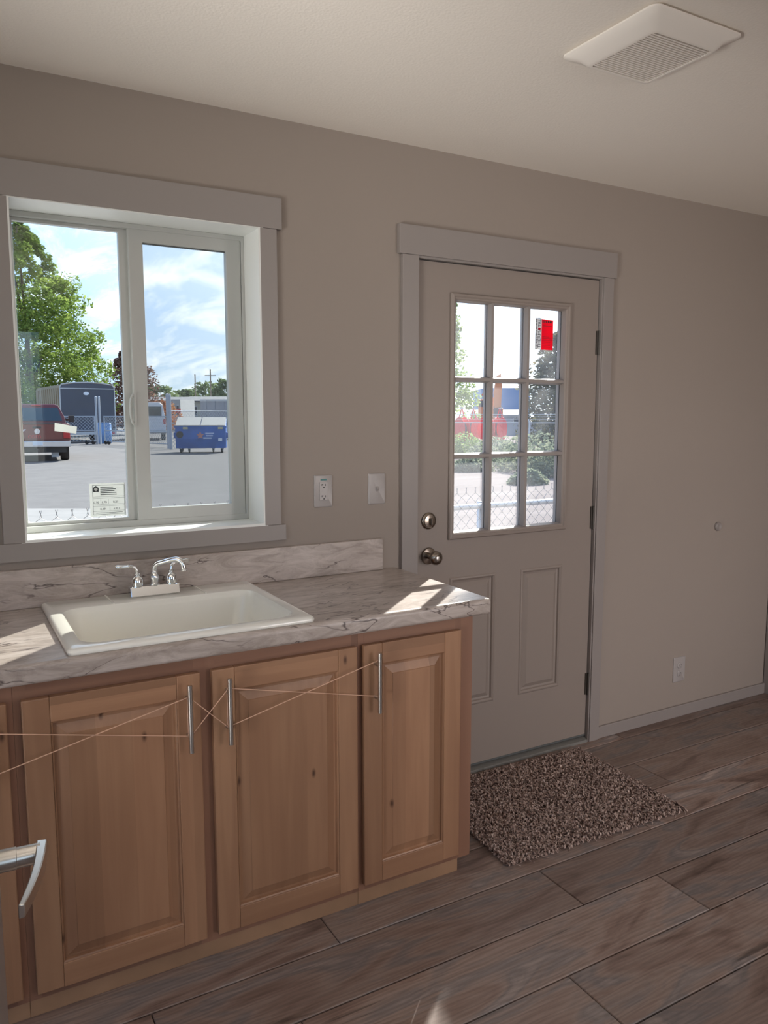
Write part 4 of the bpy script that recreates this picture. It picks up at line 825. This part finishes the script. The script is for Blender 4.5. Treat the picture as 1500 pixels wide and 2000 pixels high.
MB().tube([(pA.x, pA.y, 1.75), (pB.x, pB.y, 1.75)], .03, 6).build('top_rail', 'galv_dull', lf); cl_panel(lf, pA, pB, GZ, 1.75)

# ---- vehicles (local: x right, y away, z up)
def wheel(par, x, y, r, w_):
    o = MB().lathe([(r*.6, -w_/2), (r*.95, -w_/2), (r, -w_*.35), (r, w_*.35), (r*.95, w_/2), (r*.6, w_/2)], (x, y, r), 'x', 18).build('wheel', 'tyre', par, local=True, smooth='auto')
    MB().lathe([(0, -w_*.42), (r*.58, -w_*.46), (r*.6, w_*.46), (0, w_*.42)], (x, y, r), 'x', 14, False, False).build('rim', 'rim', o, local=True)
def text_at(par, s, size, m, x, y, z, name='lettering'): return text_mesh(name, s, size, m, par, face_mat(x, y, z), .003)
b = grd(71, 26.6); tk = thing('pickup_truck', 'dark red pickup truck seen from behind, parked at left in the lot', 'truck', b, R_(-6)); 
m = MB(); m.loops([[(-1.02, y, .52), (1.02, y, .52), (1.05, y, .80), (1.03, y, 1.26), (.97, y, 1.30), (-.97, y, 1.30), (-1.03, y, 1.26), (-1.05, y, .80)] for y in (.02, 2.05)]); m.build('bed', 'truck_red', tk, .02, local=True)
m = MB(); m.loops([[(-1.0, y, .52), (1.0, y, .52), (1.04, y, .80), (1.02, y, 1.28), (-1.02, y, 1.28), (-1.04, y, .80)] for y in (2.07, 5.5)]); m.build('body', 'truck_red', tk, .03, local=True)
m = MB(); m.loops([[(-.99, 2.08, 1.26), (.99, 2.08, 1.26), (.93, 2.1, 1.55), (.74, 2.25, 1.94), (.60, 2.28, 1.985), (-.60, 2.28, 1.985), (-.74, 2.25, 1.94), (-.93, 2.1, 1.55)], [(-.99, 4.2, 1.26), (.99, 4.2, 1.26), (.92, 4.0, 1.55), (.74, 3.6, 1.92), (.6, 3.55, 1.96), (-.6, 3.55, 1.96), (-.74, 3.6, 1.92), (-.92, 4.0, 1.55)]]); m.build('cab', 'truck_red', tk, .02, local=True)
m = MB(); m.add([(-.86, 2.065, 1.38), (.86, 2.065, 1.38), (.72, 2.215, 1.86), (-.72, 2.215, 1.86), (-.86, 2.085, 1.38), (.86, 2.085, 1.38), (.72, 2.235, 1.86), (-.72, 2.235, 1.86)], [(0, 1, 2, 3), (4, 7, 6, 5), (0, 4, 5, 1), (1, 5, 6, 2), (2, 6, 7, 3), (3, 7, 4, 0)]); m.build('rear_window', 'car_glass', tk, local=True)
box('brake_light', 'lens_red', tk, -.16, .16, 2.2, 2.27, 1.915, 1.955, local=True)
tg = box('tailgate', 'truck_red', tk, -.80, .80, -.025, .03, .74, 1.285, .015, local=True); box('tailgate_top', 'truck_black', tg, -.80, .80, -.035, .03, 1.262, 1.305, .008, local=True); box('tailgate_handle', 'truck_black', tg, -.13, .13, -.04, -.02, 1.13, 1.19, .005, local=True)
MB().lathe([(0, 0), (.09, 0), (.09, -.012), (0, -.012)], (0, -.025, 1.03), 'y', 20, False, False).build('oval_badge', 'chrome_dull', tg, local=True)
text_at(tg, 'com', .24, 'letter_red', -.30, -.032, .80); MB().prism([(-.74, .86), (-.42, 1.1), (-.34, 1.1), (-.62, .86)], 1, -.033, -.026).build('swoosh', 'letter_white', tg, local=True)
for s_ in (-1, 1):
    box('tail_light', 'lens_red', tk, *sorted((s_*.82, s_*1.03)), -.03, .08, .78, 1.02, .015, local=True); box('lamp_strip', 'truck_red', tk, *sorted((s_*.82, s_*1.04)), -.025, .1, 1.02, 1.26, .015, local=True)
    mi = MB().bar((s_*.99, 3.7, 1.4), (s_*1.2, 3.66, 1.42), .08, .06).build('mirror', 'truck_black', tk, local=True); box('mirror_shell', 'truck_black', mi, *sorted((s_*1.12, s_*1.34)), 3.55, 3.75, 1.32, 1.58, .03, local=True)
    wheel(tk, s_*.86, .95, .40, .28); wheel(tk, s_*.86, 4.5, .40, .28)
MB().loops([[(-1.04, -.14, z), (-.45, -.16, z), (.45, -.16, z), (1.04, -.14, z), (1.05, .06, z), (-1.05, .06, z)] for z in (.50, .70)]).build('bumper', 'chrome_dull', tk, .02, local=True)
box('licence_plate', 'plate_white', tk, -.16, .16, -.175, -.15, .55, .70, .004, local=True); box('hitch', 'truck_black', tk, -.05, .05, -.28, .1, .34, .44, .005, local=True); box('underbody', 'truck_black', tk, -.9, .9, .1, 5.2, .3, .55, local=True)
box('mud_flap', 'plate_white', tk, .42, .66, .5, .53, .12, .42, local=True)
# cargo trailer
b = grd(173, 46.5); tr = thing('cargo_trailer', 'large dark enclosed cargo trailer with tan ribbed side behind the gate', 'trailer', b, R_(4))
hw, hh = 1.56, 3.50
def sec(y, i=0): return [(-hw+i, y, .62+i), (hw-i, y, .62+i), (hw-i, y, hh-.30), (hw-.10-i, y, hh-.12-i), (hw*.5, y, hh-.02-i), (0, y, hh+.02-i), (-hw*.5, y, hh-.02-i), (-hw+.10+i, y, hh-.12-i), (-hw+i, y, hh-.30)]
MB().loops([sec(.05), sec(7.4)]).build('body', 'trailer_tan', tr, local=True); rear = MB().loops([sec(0, .03), sec(.06, .03)]).build('rear_door', 'trailer_dark', tr, local=True)
MB().tube([(-hw+.01, -.01, .6), (-hw+.01, -.01, hh-.28), (-hw+.11, -.01, hh-.10), (-hw*.5, -.01, hh), (0, -.01, hh+.04), (hw*.5, -.01, hh), (hw-.11, -.01, hh-.10), (hw-.01, -.01, hh-.28), (hw-.01, -.01, .6)], .035, 6).build('corner_trim', 'white_trim', tr, local=True)
box('cross_trim', 'white_trim', rear, -hw+.03, hw-.03, -.03, 0, hh-.36, hh-.31, local=True); MB().lathe([(0, 0), (.10, 0), (.10, -.02), (0, -.02)], (-.05, -.005, hh-.62), 'y', 20, False, False).build('badge', 'plate_white', rear, local=True).scale = (1.6, 1, 1)
for k in range(11): box('side_rib', 'trailer_tan', tr, -hw-.03, -hw, .3+k*.62, .42+k*.62, .65, hh-.3, local=True)
box('rear_bumper', 'white_trim', tr, -hw, hw, -.12, .02, .45, .63, .01, local=True)
for y in (4.0, 5.0):
    for s_ in (-1, 1): wheel(tr, s_*1.35, y, .38, .25)
for s_ in (-1, 1): box('lamp', 'lens_red', tr, *sorted((s_*1.25, s_*1.45)), -.14, -.115, .5, .58, local=True)
b = grd(203, 44.6); t = thing('blue_barrel', 'blue plastic barrel behind the tall gate posts', 'barrel', b); MB().lathe([(.34, 0), (.38, .06), (.38, .35), (.40, .38), (.40, .75), (.38, .78), (.38, 1.1), (.34, 1.15)], b, 'z', 16).build('drum', 'blue_plastic', t, smooth='auto'); MB().lathe([(.36, 1.15), (.36, 1.19), (.30, 1.19)], b, 'z', 16).build('rim', 'blue_plastic', t)
# white van
b = grd(287, 50); vn = thing('van', 'white passenger van parked behind the fence, seen from behind', 'van', b, R_(-14))
def vs_(y, z0=.42): return [(-1.0, y, z0), (1.0, y, z0), (1.03, y, 1.0), (.98, y, 1.35), (.86, y, 2.02), (.74, y, 2.14), (-.74, y, 2.14), (-.86, y, 2.02), (-.98, y, 1.35), (-1.03, y, 1.0)]
MB().loops([vs_(0), vs_(4.6)]).build('body', 'van_white', vn, .03, local=True); vn.scale = (1.13,)*3; MB().loops([[(-.98, 4.6, .42), (.98, 4.6, .42), (.95, 4.6, 1.3), (-.95, 4.6, 1.3)], [(-.9, 5.5, .45), (.9, 5.5, .45), (.85, 5.4, 1.1), (-.85, 5.4, 1.1)]]).build('hood', 'van_white', vn, .03, local=True)
for s_ in (-1, 1):
    box('rear_door_window', 'car_glass', vn, *sorted((s_*.06, s_*.80)), -.012, .02, 1.36, 1.92, .01, local=True); box('tail_light', 'lens_red', vn, *sorted((s_*.88, s_*1.01)), -.015, .04, .92, 1.22, local=True)
    for y in (.9, 4.4): wheel(vn, s_*.86, y, .37, .24)
    m_ = box('mirror', 'truck_black', vn, *sorted((s_*1.04, s_*1.24)), 4.2, 4.3, 1.25, 1.5, local=True)
box('bumper', 'galv_dull', vn, -1.02, 1.02, -.12, .03, .42, .58, .02, local=True); box('licence_plate', 'plate_white', vn, -.2, .2, -.02, 0, .95, 1.1, local=True); box('door_seam', 'galv_dull', vn, -.008, .008, -.006, .01, .6, 2.0, local=True)
# blue dumpster
b = grd(391, 32.9); du = thing('dumpster', 'blue steel dumpster on casters right of the fence post', 'dumpster', b, R_(-20))
W2 = 1.04; MB().loops([[(-W2, y0, z) , (W2, y0, z), (W2, 1.25, z2), (-W2, 1.25, z2)] for y0, z, z2 in ((.10, .20, .20), (-.0, .60, .62), (-.02, 1.12, 1.44))]).build('body', 'bin_blue', du, .01, local=True)
for s_ in (-1, 1): MB().loops([[(s_*W2*.5-W2*.485, -.06, 1.135), (s_*W2*.5+W2*.485, -.06, 1.135), (s_*W2*.5+W2*.485, 1.3, 1.46), (s_*W2*.5-W2*.485, 1.3, 1.46)], [(s_*W2*.5-W2*.485, -.06, 1.165), (s_*W2*.5+W2*.485, -.06, 1.165), (s_*W2*.5+W2*.485, 1.3, 1.50), (s_*W2*.5-W2*.485, 1.3, 1.50)]]).build('lid', 'bin_lid', du, local=True)
box('rim', 'bin_blue', du, -W2-.03, W2+.03, -.05, .02, 1.06, 1.13, local=True)
for x in (-.62, .82): box('lid_bracket', 'bin_yellow', du, x-.10, x+.10, -.075, -.03, 1.00, 1.10, local=True)
for s_ in (-1, 1): box('lift_pocket', 'bin_blue', du, *sorted((s_*W2, s_*(W2+.09))), .25, .95, .62, .86, local=True)
MB().lathe([(0, 0), (.15, 0), (.13, -.03), (0, -.03)], (-.86, -.03, .78), 'y', 10, False, False).build('rust_patch', 'truck_black', du, local=True)
for x, y in ((-.85, .25), (-.5, .2), (.5, .2), (.85, .25), (-.85, 1.1), (.85, 1.1)):
    c_ = MB().lathe([(.085, -.03), (.095, 0), (.085, .03)], (x, y, .095), 'x', 12).build('caster', 'tyre', du, local=True); box('caster_fork', 'galv_dull', c_, x-.05, x+.05, y-.04, y+.04, .1, .22, local=True)
m = MB(); sp = []
for k in range(10): a = R_(90+36*k); r_ = .16 if k % 2 == 0 else .085; sp.append((-.02+r_*math.cos(a), .74+r_*math.sin(a)))
m.prism(sp, 1, -.028, -.006); m.build('star_emblem', 'bin_logo', du, local=True)
for z, x0, x1 in ((.80, .19, .55), (.70, .22, .50), (.60, .1, .45)): box('lettering_bar', 'bin_text', du, x0, x1, -.022, -.006, z, z+.055, local=True)
box('notice', 'plate_white', du, .72, .88, -.022, -.006, .50, .62, local=True)
# ---- things beyond the lot
def building(name, label, px0, px1, d, z1, m, roofm=None, roofh=.6, depth=12, wins=0, cat='building', door=False):
    a, c = grd(px0, d), grd(px1, d); mid = (a+c)/2; w_ = (c-a).length/2; rz = math.atan2((c-a).y, (c-a).x)
    t = thing(name, label, cat, mid, rz); wl = box('walls', m, t, -w_, w_, 0, depth, 0, z1-GZ, local=True); zz = z1-GZ
    if roofm: MB().prism([(-.4, zz), (depth+.4, zz), (depth+.4, zz+.12), (depth/2, zz+roofh), (-.4, zz+.12)], 0, -w_-.4, w_+.4).build('roof', roofm, t, local=True)
    for k in range(wins):
        x = -w_+(k+.5)*2*w_/wins; f_ = box('window', 'white_trim', t, x-w_/wins*.45, x+w_/wins*.45, -.05, .02, zz*.45, zz*.85, local=True); box('pane', 'window_dark', f_, x-w_/wins*.36, x+w_/wins*.36, -.08, -.03, zz*.5, zz*.8, local=True)
    return t
building('warehouse', 'long low grey roofed warehouse below the far trees', 255, 372, 118, 3.6, 'building_grey', 'roof_grey', 1.0, 16, 5)
building('warehouse', 'wide grey roofed shed behind the grey shipping container', 350, 475, 108, 3.5, 'building_tan', 'roof_grey', .9, 16, 6)
building('storefront', 'small white building with red band beside the steel posts', 333, 353, 80, 3.2, 'building_white', None, 0, 6, 2); 
q = bpy.data.objects['storefront']; box('red_band', 'letter_red', q, -.55, .55, -.1, 0, 1.9, 2.3, local=True)
def container(label, px0, px1, d, z1, m, name='shipping_container'):
    a, c = grd(px0, d), grd(px1, d); mid = (a+c)/2; w_ = (c-a).length/2; t = thing(name, label, 'container', mid, math.atan2((c-a).y, (c-a).x)); h = z1-GZ
    box('shell', m, t, -w_, w_, 0, 2.4, .1, h, local=True); box('top_rail', 'white_trim', t, -w_, w_, -.05, 0, h-.12, h+.02, local=True); box('bottom_rail', 'white_trim', t, -w_, w_, -.05, 0, .08, .22, local=True)
    n = max(4, int(w_*2/.6))
    for k in range(n): x = -w_+(k+.5)*2*w_/n; box('corrugation', m, t, x-w_/n*.5, x+w_/n*.3, -.04, 0, .22, h-.12, local=True)
container('pale grey shipping container at the right end of the lot', 392, 462, 58, 2.72, 'container_grey'); container('low white storage box behind the blue dumpster', 378, 408, 46, 1.35, 'van_white', 'storage_box')
b = grd(384, 50.5); sd_ = thing('sedan', 'grey-blue sedan parked before the shipping container', 'car', b, R_(-68))
MB().prism([(0, .3), (4.5, .3), (4.5, .75), (3.6, .9), (.6, .95), (0, .85)], 0, -.85, .85).build('body', 'sedan_blue', sd_, .04, local=True); MB().prism([(.5, .92), (3.3, .9), (2.6, 1.36), (1.2, 1.4)], 0, -.75, .75).build('cabin', 'car_glass', sd_, .03, local=True); box('roof', 'sedan_blue', sd_, -.72, .72, 1.2, 2.6, 1.36, 1.43, .02, local=True)
for y in (.8, 3.6):
    for s_ in (-1, 1): wheel(sd_, s_*.76, y, .32, .2)
for px, d, zt, arm, lb in ((383, 140, 8.9, 0, 'plain far utility pole above the storefront'), (413, 140, 9.8, 1, 'far utility pole with a crossarm')):
    b = grd(px, d); t = thing('utility_pole', lb, 'pole', b); MB().tube([(b.x, b.y, GZ), (b.x, b.y, zt)], .11, 6).build('mast', 'pole_wood', t)
    if arm: MB().bar((b.x-.9, b.y+.4, zt-1.1), (b.x+.9, b.y-.4, zt-1.1), .14, .14).build('crossarm', 'pole_wood', t)
# ---- beyond the dirt lot
def reel(label, px, d, rad, tilt):
    b = grd(px, d); t = thing('cable_reel', label, 'reel', b, R_(tilt), 'red cable reels behind the weeds')
    for x in (-.17, .17):
        o = MB().lathe([(rad*.30, -.035), (rad*.97, -.035), (rad, 0), (rad*.97, .035), (rad*.30, .035)], (x, 0, rad+.1), 'x', 28).build('flange', 'reel_red', t, local=True, smooth='auto')
        for k in range(5): a = 2*math.pi*k/5; MB().bar((x, .1*math.cos(a), rad+.1+.1*math.sin(a)), (x, rad*.9*math.cos(a), rad+.1+rad*.9*math.sin(a)), .09, .08).build('spoke', 'reel_red', o, local=True)
    MB().lathe([(rad*.55, -.15), (rad*.55, .15)], (0, 0, rad+.1), 'x', 20).build('drum', 'reel_drum', t, local=True, smooth='auto')
    m = MB(); zt = 2*rad+.1
    MB().tube([(-.16, 0, zt-.02), (0, 0, zt+.52), (.16, 0, zt-.02)], .045, 6).build('lifting_frame', 'reel_red', t, local=True); MB().lathe([(.09, 0), (.09, .1)], (0, 0, zt+.46), 'z', 8).build('cap', 'white_trim', t, local=True)
    for s_ in (-1, 1): MB().bar((0, s_*.5, .05), (0, s_*.9, .05), .5, .1).build('skid', 'reel_drum', t, local=True)
reel('leftmost red cable reel in the door window', 902, 45, .70, -8); reel('second red cable reel from the left', 925, 46.5, .68, -60); reel('third red cable reel, half hidden by the door muntin', 950, 45, .70, -8); reel('rightmost red cable reel in the door window', 976, 46.5, .70, -62)
b = grd(958, 76); ex = thing('excavator', 'orange excavator with raised arm behind the red reels', 'excavator', b, R_(-38))
box('house', 'excavator_orange', ex, -1.2, 1.2, 0, 2.8, 1.1, 2.3, .05, local=True); cb2 = box('cab', 'excavator_orange', ex, -1.2, -.2, 0, 1.5, 2.3, 3.2, .05, local=True); box('cab_window', 'window_dark', cb2, -1.1, -.3, -.03, 0, 2.45, 3.05, local=True)
for s_ in (-1, 1): MB().prism([(-.6, .35), (-.3, .05), (3.0, .05), (3.4, .4), (3.1, .95), (-.3, .95)], 0, *sorted((s_*.9, s_*1.45))).build('track', 'tyre', ex, local=True)
MB().loops([[(x0, y-.22, z) for x0, y, z in ((.3, 0, 2.2), (-.9, 0, 3.6), (-.4, 0, 4.3), (.75, 0, 2.6))], [(x0, y+.22, z) for x0, y, z in ((.3, 0, 2.2), (-.9, 0, 3.6), (-.4, 0, 4.3), (.75, 0, 2.6))]]).build('boom', 'excavator_orange', ex, local=True)
b = grd(972, 74); st_ = MB(); 
o = MB().loops([[(0-.32, -.2, 2.2), (.26, -.2, 2.2), (.34, -.2, 4.3), (.2, -.2, 5.5), (-.16, -.2, 5.3), (-.42, -.2, 3.8)], [(0-.32, .2, 2.2), (.26, .2, 2.2), (.34, .2, 4.3), (.2, .2, 5.5), (-.16, .2, 5.3), (-.42, .2, 3.8)]]).build('stick', 'excavator_orange', ex, local=True); o.location = Matrix.Rotation(R_(38), 3, 'Z') @ (Vector((b.x, b.y, 0))-Vector((org(ex).x, org(ex).y, 0))); o.rotation_euler = (0, 0, R_(38-30))
bk = MB().prism([(-.5, 1.5), (.45, 1.4), (.5, 2.2), (0, 2.5), (-.5, 2.2)], 0, -.4, .4).build('bucket', 'window_dark', ex, local=True); bk.location = o.location
building('blue_building', 'blue metal building behind the orange excavator arm', 945, 1034, 112, 5.5, 'building_blue', None, 0, 14)
building('white_shed', 'long low white roofed shed before the blue building', 935, 1024, 96, 1.55, 'building_grey', 'building_white', .75, 6, 3)
building('block_wall', 'grey wall behind the red cable reels', 890, 1100, 62, 1.05, 'building_grey', None, 0, .3, 0, 'wall')
